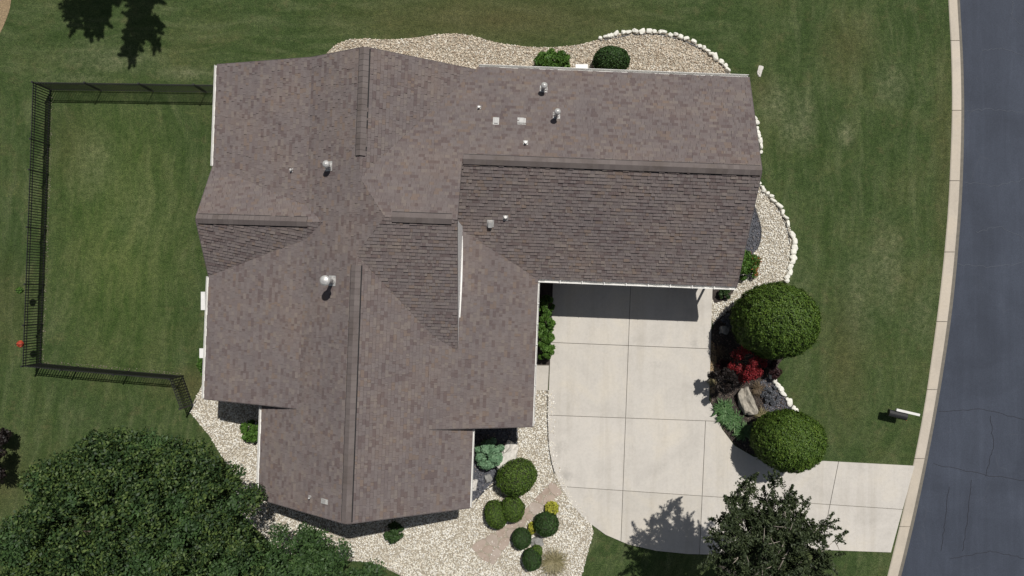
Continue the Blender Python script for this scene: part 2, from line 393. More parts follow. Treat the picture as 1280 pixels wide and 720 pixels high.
def smooth_poly(pts, it=2, closed=True):
    for _ in range(it):
        o = []; n = len(pts)
        for i in range(n if closed else n-1):
            p, q = pts[i], pts[(i+1) % n]
            o += [(p[0]*.75+q[0]*.25, p[1]*.75+q[1]*.25), (p[0]*.25+q[0]*.75, p[1]*.25+q[1]*.75)]
        if not closed: o = [pts[0]]+o+[pts[-1]]
        pts = o
    return pts
def sheet(name, poly, z, mat, thick=.0, parent=None):
    bm = bmesh.new(); 
    if area2(poly) < 0: poly = poly[::-1]
    vs = [bm.verts.new((p[0], p[1], z)) for p in poly]; bm.faces.new(vs)
    if thick:
        lo = [bm.verts.new((p[0], p[1], z-thick)) for p in poly]
        for i in range(len(poly)):
            j = (i+1) % len(poly); bm.faces.new((lo[i], lo[j], vs[j], vs[i]))
    bm.normal_update(); bmesh.ops.triangulate(bm, faces=[f for f in bm.faces if len(f.verts) > 4])
    me = bpy.data.meshes.new(name); bm.to_mesh(me); bm.free(); me.materials.append(mat)
    return link(name, me, parent)
def gp(pts): return [tuple(G(x, y))[:2] for x, y in pts]

# ------------------------------------------------------------------ GROUND, STREET
SL = [(1176,-420),(1180,-200),(1184,-60),(1185,0),(1188.5,50),(1190,100),(1190,150),(1188,200),(1186,250),(1182,300),(1177,350),(1171,400),(1164,450),(1157,500),(1146,560),(1130,634),(1110,718),(1078,830),(1030,960),(950,1130)]
SR = [(1191,-420),(1195,-200),(1199,-60),(1200,0),(1203.5,50),(1205.5,100),(1206,150),(1205,200),(1203,250),(1199.5,300),(1195,350),(1189.5,400),(1182,450),(1174,500),(1163,560),(1148,634),(1128,718),(1096,830),(1048,960),(968,1130)]
def interp(L, y):
    for (x0,y0),(x1,y1) in zip(L, L[1:]):
        if y0 <= y <= y1: return x0+(x1-x0)*(y-y0)/(y1-y0)
    return L[0][0] if y < L[0][1] else L[-1][0]
ys = list(range(-420, 1131, 10))
def smooth_curve(L):
    x = np.array([interp(L, y) for y in ys]); k = np.ones(7)/7
    xp = np.pad(x, 3, mode='edge'); return np.convolve(xp, k, 'valid')
xl, xr = smooth_curve(SL), smooth_curve(SR)
FARL = [(-4000,1130),(-4000,-420)]
ground = sheet('ground', [(-400,-400),(400,-400),(400,400),(-400,400)], -.30, MT['lawn']); tag(ground, kind='structure')
lawn = sheet('lawn', gp([(x, y) for x, y in zip(xl, ys)]+[(-2500,1130),(-2500,-420)]), 0, MT['lawn'], .25); tag(lawn, kind='structure')
road = sheet('road', gp([(x-2, y) for x, y in zip(xr, ys)]+[(x+232, y) for x, y in list(zip(xr, ys))[::-1]]), -.11, MT['road']); tag(road, kind='structure')
lawn2 = sheet('lawn', gp([(x+250, y) for x, y in zip(xr, ys)]+[(4000,1130),(4000,-420)]), 0, MT['lawn'], .25); tag(lawn2, kind='structure')
curb = sheet('curb', gp([(x, y) for x, y in zip(xl, ys)]+[(x, y) for x, y in list(zip(xr, ys))[::-1]]), -.03, MT['joint'], .2); tag(curb, kind='structure')
jy = [-390,-302,-214,-126,-38,51,138,226,315,402,487,573,658,745,832,920,1008,1096]
def XL(y): return float(np.interp(y, ys, xl))
def XR(y): return float(np.interp(y, ys, xr))
for a, b in zip(jy, jy[1:]):
    yy = np.linspace(a+.35, b-.35, 8); mb = MB(); vs = []
    for y in yy:
        n0, n1 = XL(y), XR(y)
        jit = lambda: random.uniform(-.35, .35)
        for t, z in ((0, .004), (.06, .028), (.62, .030), (.74, .0), (.80, -.10), (.97, -.095)):
            g = G(n0+(n1-n0)*t+(jit() if t > .9 else 0), y); vs.append((g.x, g.y, z))
    fs = [(i*6+k, (i+1)*6+k, (i+1)*6+k+1, i*6+k+1) for i in range(7) for k in range(5)]
    fs += [tuple(range(6)), tuple(42+k for k in range(6))[::-1]]
    mb.add(vs, fs); mb.build('curb_segment', MT['curb'], curb)
# ragged sealant lip on the gutter edge of the street
mb = MB()
y = -60.0
while y < 760:
    L = random.uniform(4, 16); w = random.uniform(.3, 2.6) * (1.7 if 560 < y < 700 else 1)
    a0, a1 = XR(y), XR(y+L); pts = []
    for t in np.linspace(0, 1, 5):
        pts.append((a0+(a1-a0)*t+.2-w*math.sin(math.pi*min(max(t,.08),.92))*random.uniform(.6,1), y+L*t))
    pts += [(a1+1.5, y+L), (a0+1.5, y)]
    mb.prism(gp(pts), -.105, -.088); y += L*random.uniform(1.0, 1.4)
o = mb.build('sealant_edge', MT['road'], road)
mb = MB()   # pale crack fills on the asphalt
def wig(pts, w, n=9, amp=1.0):
    q = []
    for (a, b) in zip(pts, pts[1:]):
        for t in np.linspace(0, 1, n, endpoint=False): q.append((a[0]+(b[0]-a[0])*t+random.uniform(-amp, amp), a[1]+(b[1]-a[1])*t+random.uniform(-amp, amp)))
    q.append(pts[-1])
    for a, b in zip(q, q[1:]):
        mb.bar(G(a[0], a[1], -.106), G(b[0], b[1], -.106), w, .006)
for ln in ([(1206,138),(1240,136),(1290,140)], [(1268,0),(1266,20),(1290,35)], [(1206,227),(1245,232),(1290,222)], [(1228,62),(1255,60),(1300,75)], [(1222,290),(1250,282),(1290,300)],
           [(1195,330),(1240,334),(1300,326)]): wig(ln, .016, amp=1.6)
mb.build('crack_filler', simple('dusty crack', (.085,.095,.115), .9), road)
mb = MB()
for ln in ([(1175,515),(1230,512),(1300,530)], [(1240,520),(1244,560),(1234,596)], [(1168,580),(1230,594),(1300,604)], [(1190,700),(1240,690),(1270,696),(1300,705)], [(1188,610),(1182,660),(1178,690)], [(1216,600),(1213,640),(1205,690)]): wig(ln, .018)
mb.build('crack', simple('open crack', (.022,.022,.028), .95), road)
tag(sheet('mulch_patch', gp(smooth_poly([(-60,-60),(16,-30),(14,8),(6,30),(-4,50),(-60,60)])), .012, MT['tan']), kind='structure')

# ------------------------------------------------------------------ DRIVEWAY
DR = [(692,332),(891,340),(889,400),(888,440),(886,500),(893,512),(902,536),(918,557),(942,571),(985,577),(1030,576),(1142.5,582),(1113,690),(1030,687),(960,690),(900,693),(860,692),(820,688),(785,680),(757,668),(735,652),(716,632),(702,610),(692,585),(687,560),(685,530),(686,490),(688,440)]
drive = sheet('driveway', gp(DR), .012, MT['joint']); tag(drive, kind='structure')
def ln_h(x, a): return a[0]+(a[1]-a[0])*(x-690)/(445)          # joint y at x
H1, H2, H3 = (428,446), (519,535), (607,637)
def V1(y): return 788-(y-360)*.038
def V2(y): return 881.5-(y-527)*.045
def V3(y): return 1047-(y-580)*.2
def cell(xa, xb, ha, hb):      # xa/xb functions of y, ha/hb joint tuples or numbers
    def pt(fx, h):
        y = 500
        for _ in range(6):
            x = fx(y); y = ln_h(x, h) if isinstance(h, tuple) else h
        return (fx(y), y)
    return [pt(xa, ha), pt(xb, ha), pt(xb, hb), pt(xa, hb)]
C = lambda v: (lambda y: v)
cells = [cell(C(640), V1, 320, H1), cell(V1, C(905), 320, H1), cell(C(640), V1, H1, H2), cell(V1, C(905), H1, H2),
         cell(C(640), V1, H2, H3), cell(V1, V2, H2, H3), cell(V2, V3, H2, H3), cell(V3, C(1200), H2, H3),
         cell(C(640), V1, H3, 760), cell(V1, V2, H3, 760), cell(V2, V3, H3, 760), cell(V3, C(1200), H3, 760)]
for c in cells:
    pl = clip_convex(gp(DR), gp(c), .013)
    if len(pl) >= 3: sheet('concrete_panel', pl, .045, MT['conc'], .05, drive)
# small pad by the front walk
pad = sheet('walkway', gp([(640,456),(687,456),(685,488.5),(640,487)]), .012, MT['joint']); tag(pad, kind='structure')
sheet('concrete_panel', gp([(640,456.6),(686,457),(684.5,488),(640,487)]), .043, MT['conc'], .04, pad)

# ------------------------------------------------------------------ PEBBLES
_ico = None
def ico():
    global _ico
    if _ico is None:
        bm = bmesh.new(); bmesh.ops.create_icosphere(bm, subdivisions=1, radius=1)
        _ico = (np.array([v.co[:] for v in bm.verts]), np.array([[v.index for v in f.verts] for f in bm.faces])); bm.free()
    return _ico
def scatter(poly, dens):
    P_ = np.array(poly); x0, y0 = P_.min(0); x1, y1 = P_.max(0)
    n = int((x1-x0)*(y1-y0)*dens); X = RNG.uniform(x0, x1, n); Y = RNG.uniform(y0, y1, n)
    k = inside(poly, X, Y); return X[k], Y[k]
def pebbles(name, poly, dens, smin, smax, mat, z=.015, label=None, flat=.6, avoid=()):
    X, Y = scatter(poly, dens)
    for a in avoid:
        k = ~inside(a, X, Y); X, Y = X[k], Y[k]
    V0, F0 = ico(); n = len(X)
    s = RNG.uniform(smin, smax, (n,1)); sc = s*RNG.uniform(.65, 1.25, (n,3)); sc[:,2] *= flat
    V = V0[None]*sc[:,None]*RNG.uniform(.82, 1.15, (n, len(V0), 1))
    a = RNG.uniform(0, 6.283, n); b = RNG.normal(0, .35, n); ca, sa, cb_, sb = np.cos(a)[:,None], np.sin(a)[:,None], np.cos(b)[:,None], np.sin(b)[:,None]
    x, yv, zz = V[...,0], V[...,1], V[...,2]
    x, zz = x*cb_+zz*sb, -x*sb+zz*cb_; x, yv = x*ca-yv*sa, x*sa+yv*ca
    V = np.stack([x+X[:,None], yv+Y[:,None], zz+z+RNG.uniform(0, .02, n)[:,None]], -1).reshape(-1,3)
    F = (F0[None]+(np.arange(n)*len(V0))[:,None,None]).reshape(-1,3)
    o = np_mesh(name, V, F, mat); tag(o, label, 'gravel' if 'gravel' in name else 'chips', None, 'stuff'); return o
north_bed = gp(smooth_poly([(405,72),(412,62),(425,53),(445,48),(490,50),(520,47),(555,42),(585,43),(610,51),(640,57),(680,60),(720,57),(748,50),(772,42),(795,39),(830,40),(868,52),(898,72),(916,96),(916,150),(405,150)], 1))
tag(sheet('gravel_bed', north_bed, .010, MT['gbase']), kind='structure')
pebbles('gravel', north_bed, 430, .022, .048, MT['tan_peb'], label='tan river gravel filling the bed behind the house')
path_poly = gp([(690,601),(704,615),(673,640),(648,662),(617,706),(603,700),(588,682),(640,652),(660,632)])
sw_bed = gp([(243,500),(238,516),(262,545),(290,590),(300,640),(350,690),(420,700),(462,702),(504,719),(560,760),(700,790),(728,716),(742,664),(735,645),(715,620),(704,598),(696,565),(694,530),(694,488),(640,488),(560,470),(330,470),(260,470)])
tag(sheet('gravel_bed', sw_bed, .008, MT['gbase']), kind='structure')
slate_sw = gp(smooth_poly([(560,500),(646,520),(648,560),(632,590),(612,606),(592,628),(560,640)], 2))
mul_w = gp([(270,470),(330,470),(330,538),(312,534),(298,525),(275,522)])
tag(sheet('mulch_bed', slate_sw, .014, MT['slate']), kind='structure')
pebbles('gravel', sw_bed, 430, .020, .046, MT['white_peb'], label='white limestone gravel between house, tree and driveway', avoid=(slate_sw, path_poly))
pebbles('slate_chips', slate_sw, 160, .03, .06, MT['slate_peb'], .016, 'dark slate chips in the corner bed beside the hosta')
east_bed = gp(smooth_poly([(900,215),(946,228),(964,243),(978,262),(988,285),(992,305),(990,328),(984,350),(960,354),(935,366),(916,384),(897,400),(889,408),(888,350),(880,300)], 1))
tag(sheet('gravel_bed', east_bed, .010, MT['gbase']), kind='structure')
slate_e = gp(smooth_poly([(880,225),(938,240),(944,262),(951,282),(951,300),(946,312),(930,330),(880,330)], 2))
mul_g = gp(smooth_poly([(888,340),(925,345),(920,362),(905,376),(889,380)], 1))
tag(sheet('mulch_bed', slate_e, .016, MT['slate']), kind='structure')
tag(sheet('mulch_bed', mul_g, .016, MT['mulch']), kind='structure')
pebbles('gravel', east_bed, 430, .020, .044, MT['white_peb'], label='pale gravel in the curved bed east of the garage', avoid=(slate_e, mul_g))
pebbles('slate_chips', slate_e, 180, .025, .05, MT['slate_peb'], .018, 'blue grey slate chips beside the garage east wall')
isl = gp(smooth_poly([(889,408),(905,392),(925,376),(955,362),(985,370),(985,440),(968,462),(975,485),(996,512),(1000,540),(985,576),(942,570),(918,556),(902,535),(893,511),(887,500),(888,440)], 1))
tag(sheet('mulch_bed', isl, .012, MT['mulch']), kind='structure')
pebbles('bark_chips', isl, 130, .02, .05, MT['mulch_peb'], .014, 'dark bark chips under the round shrubs beside the driveway')
tag(sheet('gravel_bed', gp([(948,478),(962,470),(996,514),(990,528),(958,520)]), .018, MT['slate']), kind='structure')
pebbles('slate_chips', gp([(948,478),(962,470),(996,514),(990,528),(958,520)]), 240, .025, .05, MT['slate_peb'], .02, 'grey slate chips behind the short white rock row')
tag(sheet('mulch_bed', gp([(670,345),(692,345),(688,456),(650,456),(650,345)]), .012, MT['mulch']), kind='structure')
tag(sheet('mulch_bed', gp([(888,425),(894,430),(897,470),(893,492),(887,490)]), .016, MT['tan']), kind='structure')
# edging strips around slate beds
def strip(name, pts, w, h, mat, kind='structure'):
    mb = MB(); pts = smooth_poly(pts, 2, False)
    for a, b in zip(pts, pts[1:]): mb.bar(G(a[0], a[1], h/2), G(b[0], b[1], h/2), w, h)
    return tag(mb.build(name, mat), kind=kind)
for k, pts in enumerate(([(938,238),(944,262),(951,282),(951,300),(946,312)], [(246,500),(236,518)], [(620,604),(604,614),(592,630)], [(455,698),(480,708),(506,721)], [(750,51),(795,42.5),(830,43.5),(866,55),(896,75),(912,94)],
           [(946,230),(962,246),(975,264),(984,286),(987,305)], [(684,488),(684,530),(686,565),(693,592)])):
    strip('bed_edging', pts, .035, .05, MT['iron'] if k != 3 else MT['boulder'])
# flagstone path
path = sheet('path', path_poly, .016, MT['gbase']); tag(path, kind='structure')
def cells_in(poly, pts, gap):
    """Voronoi cells of pts clipped to poly"""
    out = []
    for i, p in enumerate(pts):
        c = list(poly)
        for j, q in enumerate(pts):
            if i == j: continue
            a, b = q[0]-p[0], q[1]-p[1]; L = math.hypot(a, b); a /= L; b /= L
            c = clip_half(c, a, b, a*(p[0]+q[0])/2+b*(p[1]+q[1])/2-gap)
            if len(c) < 3: break
        if len(c) >= 3 and abs(area2(c)) > .002: out.append(c)
    return out
pebbles('gravel', path_poly, 26, .014, .03, MT['white_peb'], .045, 'stray gravel lying on the flagstone path')
fp = [(694,609),(684,613),(683,624),(673,622),(668,634),(657,637),(653,648),(660,646),(641,655),(640,666),(627,665),(629,678),(614,674),(612,688),(600,681),(618,696),(606,694)]
for c in cells_in(path_poly, [(p[0]+random.uniform(-.1,.1), p[1]+random.uniform(-.1,.1)) for p in gp(fp)], .022):
    c = smooth_poly(c, 1); c = [(p[0]+random.uniform(-.015,.015), p[1]+random.uniform(-.015,.015)) for p in c]
    sheet('flagstone', c, random.uniform(.038, .052), MT['flag'], .04, path)

# ------------------------------------------------------------------ ROCKS
def rock_mesh(seed, sub=2, rough=.25, clampv=.82):
    bm = bmesh.new(); bmesh.ops.create_icosphere(bm, subdivisions=sub, radius=1)
    for v in bm.verts:
        q = v.co*1.3+Vector((seed*7.1, seed*3.3, seed)); k = 1+rough*noise.noise(q)*1.6+rough*.5*noise.noise(q*2.7)
        v.co *= k
        for ax in (0,1,2): v.co[ax] = max(-clampv, min(clampv, v.co[ax]))
    me = bpy.data.meshes.new('rock'); bm.to_mesh(me); bm.free(); return me
RM = [rock_mesh(i) for i in range(7)]
for m_ in RM: m_.materials.append(MT['rock'])
ONES = ['first','second','third','fourth','fifth','sixth','seventh','eighth','ninth','tenth','eleventh','twelfth','thirteenth','fourteenth','fifteenth','sixteenth','seventeenth','eighteenth','nineteenth','twentieth']
def ordinal(i): return ONES[i] if i < 20 else ('twenty '+ONES[i-20] if i < 29 else 'thirtieth' if i == 29 else 'thirty '+ONES[i-30])
def rocks(pts, spacing, size, label, group, jit=1.0):
    cnt = 0
    pts = smooth_poly(pts, 2, False); d = 0; last = None
    seg = [(a, b, math.dist(a, b)) for a, b in zip(pts, pts[1:])]; total = sum(s_[2] for s_ in seg); pos = 0
    while pos < total:
        p = pos
        for a, b, L in seg:
            if p <= L: break
            p -= L
        t = p/L; x = a[0]+(b[0]-a[0])*t; y = a[1]+(b[1]-a[1])*t
        ang = math.atan2(-(b[1]-a[1]), b[0]-a[0]); s_ = random.choice((.7,.85,1.0,1.15,1.4))
        o = link('edging_rock', random.choice(RM), None, G(x+random.uniform(-jit, jit), y+random.uniform(-jit, jit), .07))
        o.scale = (size*s_*1.22, size*random.uniform(.65,1.15), .12*random.uniform(.7, 1.3)); o.rotation_euler = (random.uniform(-.2,.2), random.uniform(-.2,.2), ang+random.uniform(-.7,.7))
        tag(o, label % ordinal(cnt), 'rock', group); cnt += 1; pos += spacing*s_*random.uniform(.95, 1.12)
rocks([(750,49),(772,42.5),(790,39),(830,40),(866,52),(896,72),(914,93)], 7.0, .13, '%s white rock from the west end of the north bed edging', 'rocks edging the north gravel bed')
rocks([(943,148),(948.5,170),(950.5,194)], 6.0, .12, '%s white rock from the top of the short row beside the garage gable', 'rocks beside the garage east gable')
rocks([(946,230),(963,245),(976,262),(986,284)], 6.5, .12, '%s white rock from the garage gable along the east gravel bed', 'rocks edging the east gravel bed')
rocks([(983,352),(990,328),(992,305),(988,292)], 6.5, .16, '%s large white rock counted upward from the largest round boxwood', 'large rocks edging the east gravel bed', 1.6)
rocks([(963,470),(975,487),(986,503),(997,518)], 6.0, .14, '%s white rock down the straight row between lawn and slate chips', 'rocks between the two round shrubs')
def boulder(px, py, sx, sy, h, rot, mat, label, seed):
    me = rock_mesh(seed, 3, .45, .95); me.materials.append(mat)
    o = link('boulder', me, None, P(px, py, h*.4)); o.location.z = h*.3; o.scale = (sx/27/1.5, sy/27/1.5, h*.8); o.rotation_euler = (0,0,R(rot)); tag(o, label, 'boulder'); return o
boulder(933,501,9*1.75,17*1.6,.5,12, MT['boulder'], 'tall tan boulder standing between the crimson shrub and the bright green plants', 3.2)
boulder(634,573,9*2.0,16*2.0,.6,-28, MT['boulderw'], 'large pale boulder beside the blue green hosta', 5.1)
boulder(611,598,7,8,.2,10, MT['boulderg'], 'small grey stone on the slate chips below the hosta', 6.4)
boulder(593,606,5,12,.15,-10, MT['boulderw'], 'small pale stone at the foot of the house wall by the slate chips', 7.4)
boulder(671,678,13,11,.25,20, MT['boulderg'], 'round grey stone between two small round shrubs by the path', 8.3)
boulder(950,89,5,11,.06,-15, MT['boulderw'], 'flat pale stone lying in the lawn off the garage corner', 9.3)
boulder(905,413,10,9,.2,0, MT['boulderg'], 'grey stone in the mulch shadow of the largest round shrub', 2.3)

# ------------------------------------------------------------------ HOUSE ROOF
m27 = 1/27.0
PL = {   # h = c + gu*u + gv*v  (u,v in ground pixels)
 'w_in':  (6.10+.60*158*m27, .60*m27, 0),
 'w_out': (3.30+.3172*339.5*m27, .3172*m27, 0),
 'e_in':  (6.10-.54*158*m27, -.54*m27, 0),
 'e_out': (3.30+.3173*29*m27, -.3173*m27, 0),
 'g_n':   (3.85+.45*241*m27, 0, .45*m27),
 'g_s':   None, 'b_s': (4.64+.495*51.6*m27, 0, -.495*m27),
 'l_n':   (3.3+.096*339.5*m27+.59*123.3*m27, .096*m27, .59*m27),
}
hg = PL['g_n'][0]+PL['g_n'][2]*(-130); ps = (hg-3.3)/119
PL['g_s'] = (3.3+ps*(-11), 0, -ps)
hl = PL['l_n'][0]+PL['l_n'][1]*(-339.5)+PL['l_n'][2]*(-61); gl = (hl-3.3)/60.6
PL['l_s'] = (hl+PL['l_n'][1]*339.5-gl*61, PL['l_n'][1], -gl)
def hp(k, u, v): c, a, b = PL[k]; return c+a*u+b*v
def isect(k1, k2, u=None, v=None):
    c1, a1, b1 = PL[k1]; c2, a2, b2 = PL[k2]
    if u is not None: return (u, -((c1-c2)+(a1-a2)*u)/(b1-b2))
    return (-((c1-c2)+(b1-b2)*v)/(a1-a2), v)
def tri(k1, k2, k3):
    A = np.array([[PL[k1][1]-PL[k2][1], PL[k1][2]-PL[k2][2]], [PL[k1][1]-PL[k3][1], PL[k1][2]-PL[k3][2]]])
    return tuple(np.linalg.solve(A, [PL[k2][0]-PL[k1][0], PL[k3][0]-PL[k1][0]]))
cw = isect('w_in','w_out', v=0)[0]; ce = isect('e_in','e_out', v=0)[0]
tip = tri('w_in','g_n','b_s'); nst = isect('w_in','g_n', u=-158); sst = isect('w_in','b_s', u=-158)
nen = isect('e_in','g_n', v=-237); kb = isect('e_in','b_s', u=ce); kb2 = isect('e_out','b_s', u=-56)
gv = isect('g_s','e_out', u=-56); gc = isect('g_s','e_out', u=29)
ln1 = isect('l_n','w_out', u=cw); ls1 = isect('l_s','w_out', u=cw); ltip = tri('l_n','l_s','w_in')
ln0 = isect('l_n','w_out', u=-339.5); ls0 = isect('l_s','w_out', u=-339.5)
print('pts', dict(cw=cw, ce=ce, tip=tip, nst=nst, sst=sst, nen=nen, kb=kb, kb2=kb2, gv=gv, gc=gc, ln1=ln1, ls1=ls1, ltip=ltip, ln0=ln0, ls0=ls0, hg=hg, hl=hl))
vL = ltip[1]
POLY = [
 ('w_in', [(-158,-237), nst, tip, sst, (-158,244), (-272,244), (-272,130), (cw,137), ls1, ltip, ln1, (cw,-237)]),
 ('w_out', [(cw,-237), ln1, ln0, (-339.5,-237)]),
 ('w_out', [ls1, (cw,137), (-339.5,137), ls0]),
 ('e_in', [(-158,-237), nen, nst]),
 ('e_in', [sst, kb, (ce,154), (-37,148), (-37,244), (-158,244)]),
 ('e_out', [kb, kb2, gv, gc, (29,154), (ce,154)]),
 ('g_n', [nen, (nen[0]+2,-241), (251,-241), (251,-130), (-56,-130), (-56,tip[1]), tip, nst]),
 ('g_s', [(-70,-130), (251,-130), (251,-11), (29,-11), gc, gv, (-70, gv[1]-6)]),
 ('b_s', [tip, (-56,tip[1]), kb2, kb, sst]),
 ('l_n', [ln0, (-339.5,-61), ltip, ln1]),
 ('l_s', [(-339.5,-61), ls0, ls1, ltip]),
]
POLY[1][1][3] = (-339.5,-237)
SLOPE_LABEL = {}
def roofh(u, v):
    best = None
    for k, pl in POLY:
        if inside(pl, [u], [v])[0]:
            h = hp(k, u, v); best = h if best is None else max(best, h)
    return best
house = empty('house', UV(-150,0,0), label='single storey house with brown grey shingle roof and attached garage wing', cat='house')
HL = house.location.copy()
def HP(u, v, z): return UV(u, v, z)-HL
def shingles(k, poly, parent, expo=.136):
    c, a, b = PL[k]; g = math.hypot(a, b)             # uphill direction (a,b)/g in uv px
    ux, uy = a/g, b/g; sl = g*27; cosA = 1/math.sqrt(1+sl*sl); e = expo*cosA*27      # plan px
    sx, sy = -uy, ux
    st = [(p[0]*sx+p[1]*sy, -(p[0]*ux+p[1]*uy)) for p in poly]      # (along, downhill)
    t0 = min(p[1] for p in st); t1 = max(p[1] for p in st); mb = MB()
    off = random.random()*e; t = t1 - e*math.ceil((t1-t0)/e)
    while t < t1-.01:
        band = clip_half(clip_half(st, 0, -1, -t), 0, 1, t+e)
        if len(band) >= 3:
            s0 = min(p[0] for p in band); s1 = max(p[0] for p in band); s_ = s0-random.uniform(0, 6)
            while s_ < s1:
                w = random.choice((2.2, 2.8, 3.6, 4.6, 5.8, 7.4))*random.uniform(.85,1.15)
                q = clip_half(clip_half(band, -1, 0, -s_), 1, 0, s_+w-.12)
                if len(q) >= 3 and abs(area2(q)) > .05:
                    th = random.choice((.020,.032,.042,.054)); n = len(q)
                    top = []; bot = []
                    for (x, y) in q:
                        u = x*sx-y*ux; v = x*sy-y*uy; z = c+a*u+b*v
                        f = (y-t)/e; top.append(HP(u, v, z+.004+th*(.25+.75*f))); bot.append(HP(u, v, z-.002))
                    vs = top+bot; fs = [tuple(range(n))]+[(i, n+i, n+(i+1) % n, (i+1) % n) for i in range(n)]
                    mb.add(vs, fs)
                s_ += w
        t += e
    o = mb.build('shingle', MT['shingle'], parent); o['kind'] = 'stuff'
    bm = bmesh.new(); bm.from_mesh(o.data); bmesh.ops.recalc_face_normals(bm, faces=bm.faces); bm.to_mesh(o.data); bm.free()
    return len(mb.f)
for k, pl in POLY:
    bm = bmesh.new(); T = .17
    if area2([tuple(HP(*p, 0))[:2] for p in pl]) < 0: pl = pl[::-1]
    top = [bm.verts.new(HP(u, v, hp(k, u, v))) for u, v in pl]; bot = [bm.verts.new(HP(u, v, hp(k, u, v)-T)) for u, v in pl]
    f1 = bm.faces.new(top); f2 = bm.faces.new(bot[::-1]); f2.material_index = 1
    for i in range(len(pl)):
        j = (i+1) % len(pl); f = bm.faces.new((top[i], bot[i], bot[j], top[j])); f.material_index = 1
    bm.normal_update(); bmesh.ops.triangulate(bm, faces=[f for f in bm.faces if len(f.verts) > 4])
    me = bpy.data.meshes.new('roof_slope'); bm.to_mesh(me); bm.free(); me.materials.append(MT['deck']); me.materials.append(MT['deck'])
    o = link('roof_slope', me, house)
    shingles(k, pl, o)

# ridge vents with overlapping cap shingles
def ridge_vent(ua, va, ub, vb, k1, k2, side, mode=None):
    """ridge from a to b; side = unit vector (u,v) towards plane k1, the other side is k2"""
    root = MB(); caps = MB(); L = math.hypot(ub-ua, vb-va); d = ((ub-ua)/L, (vb-va)/L); hw = 5.0
    def rz(u, v): return min(hp(k1, u, v), hp(k2, u, v)) if mode is None else mode(u, v)
    for sgn, k in ((1, k1), (-1, k2)):
        w = hw*sgn
        for z0, z1, i0, i1, mi in ((-.02, .045, 0, 1.16, 0),):  # black base runs wider than the caps, standing in for their shadow gaps
            vs = []
            for (u, v) in ((ua, va), (ub, vb)):
                for fr in (i0, i1):
                    uu, vv = u+side[0]*w*fr, v+side[1]*w*fr
                    vs.append(HP(uu, vv, hp(k, uu, vv)+z0)); vs.append(HP(uu, vv, hp(k, uu, vv)+z1))
            root.add(vs, [(0,2,6,4),(1,5,7,3),(2,3,7,6),(0,1,3,2),(4,6,7,5)], mi)
        n = max(1, int(L/27/.21)); st = L/n
        for i in range(n):
            a0, a1 = i*st, (i+1)*st+.4; lift0, lift1 = .085, .10; vs = []
            for s_, lf in ((a0, lift0), (a1, lift1)):
                for fr in (0, 1.0):
                    uu, vv = ua+d[0]*s_+side[0]*w*fr, va+d[1]*s_+side[1]*w*fr
                    z = hp(k, uu, vv)+lf
                    vs += [HP(uu, vv, z), HP(uu, vv, z-.014)]
            caps.add(vs, [(0,2,6,4),(1,5,7,3),(2,3,7,6),(0,1,3,2),(4,6,7,5)])
    o = root.build('ridge_vent', MT['dark'], house)
    c = caps.build('cap_shingle', MT['capsh'], o); c['kind'] = 'stuff'
    bm = bmesh.new(); bm.from_mesh(c.data); bmesh.ops.recalc_face_normals(bm, faces=bm.faces); bm.to_mesh(c.data); bm.free()
ridge_vent(-158,-236,-158,-128,'e_in','w_in',(1,0))
ridge_vent(-158,-17,-158,243,'e_in','w_in',(1,0))
ridge_vent(-55,-130,250,-130,'g_s','g_n',(0,1))
ridge_vent(tip[0]+7,tip[1],-62,tip[1],'b_s','g_n',(0,1))
ridge_vent(-338,-61,ltip[0]-17,-61,'l_s','l_n',(0,1))

# gutters: an open channel hung at each eave
def gutter(u0, v0, u1, v1, h, out, label=None, straps=True, W=.13):
    mb = MB(); a, b = UV(u0, v0, 0)-HL, UV(u1, v1, 0)-HL; a.z = b.z = 0
    o_ = (UV(out[0], out[1])-UV(0,0)); o_.z = 0; o_.normalize()
    prof = [(0,0),(0,-.12),(W*.75,-.12),(W,-.05),(W,.0),(W-.012,.0),(W-.012,-.05),(W*.75-.01,-.108),(.012,-.108),(.012,0)]
    n = len(prof); vs = []
    for p in (a, b):
        for x, z in prof: vs.append(p+o_*x+Vector((0,0,h-.01+z)))
    fs = [(i, (i+1) % n, n+(i+1) % n, n+i) for i in range(n)]+[tuple(range(n))[::-1], tuple(range(n, 2*n))]
    mb.add(vs, fs); g = mb.build('gutter', MT['white'], house)
    if straps:
        L = (b-a).length; k = int(L/.85)
        for i in range(1, k):
            p = a+(b-a)*i/k; s_ = MB(); s_.bar(p+o_*.0+Vector((0,0,h)), p+o_*(W+.01)+Vector((0,0,h)), .03, .012); s_.build('gutter_strap', MT['white'], g)
    return g
gutter(-339.5,-237,-339.5,-124, 3.3,(-1,0),straps=False, W=.12); gutter(-339.5,0,-339.5,137,3.3,(-1,0),straps=False, W=.12)
gutter(-272,139,-272,244,hp('w_in',-272,0),(-1,0),straps=False, W=.12); gutter(-37,156,-37,244,hp('e_in',-37,0),(1,0),straps=False, W=.07)
gutter(29,-7,29,154,3.3,(1,0), W=.07); gutter(29,-11,251,-11,3.3,(0,1)); gutter(nen[0]+3,-241,251,-241,3.85,(0,-1),straps=False, W=.12)
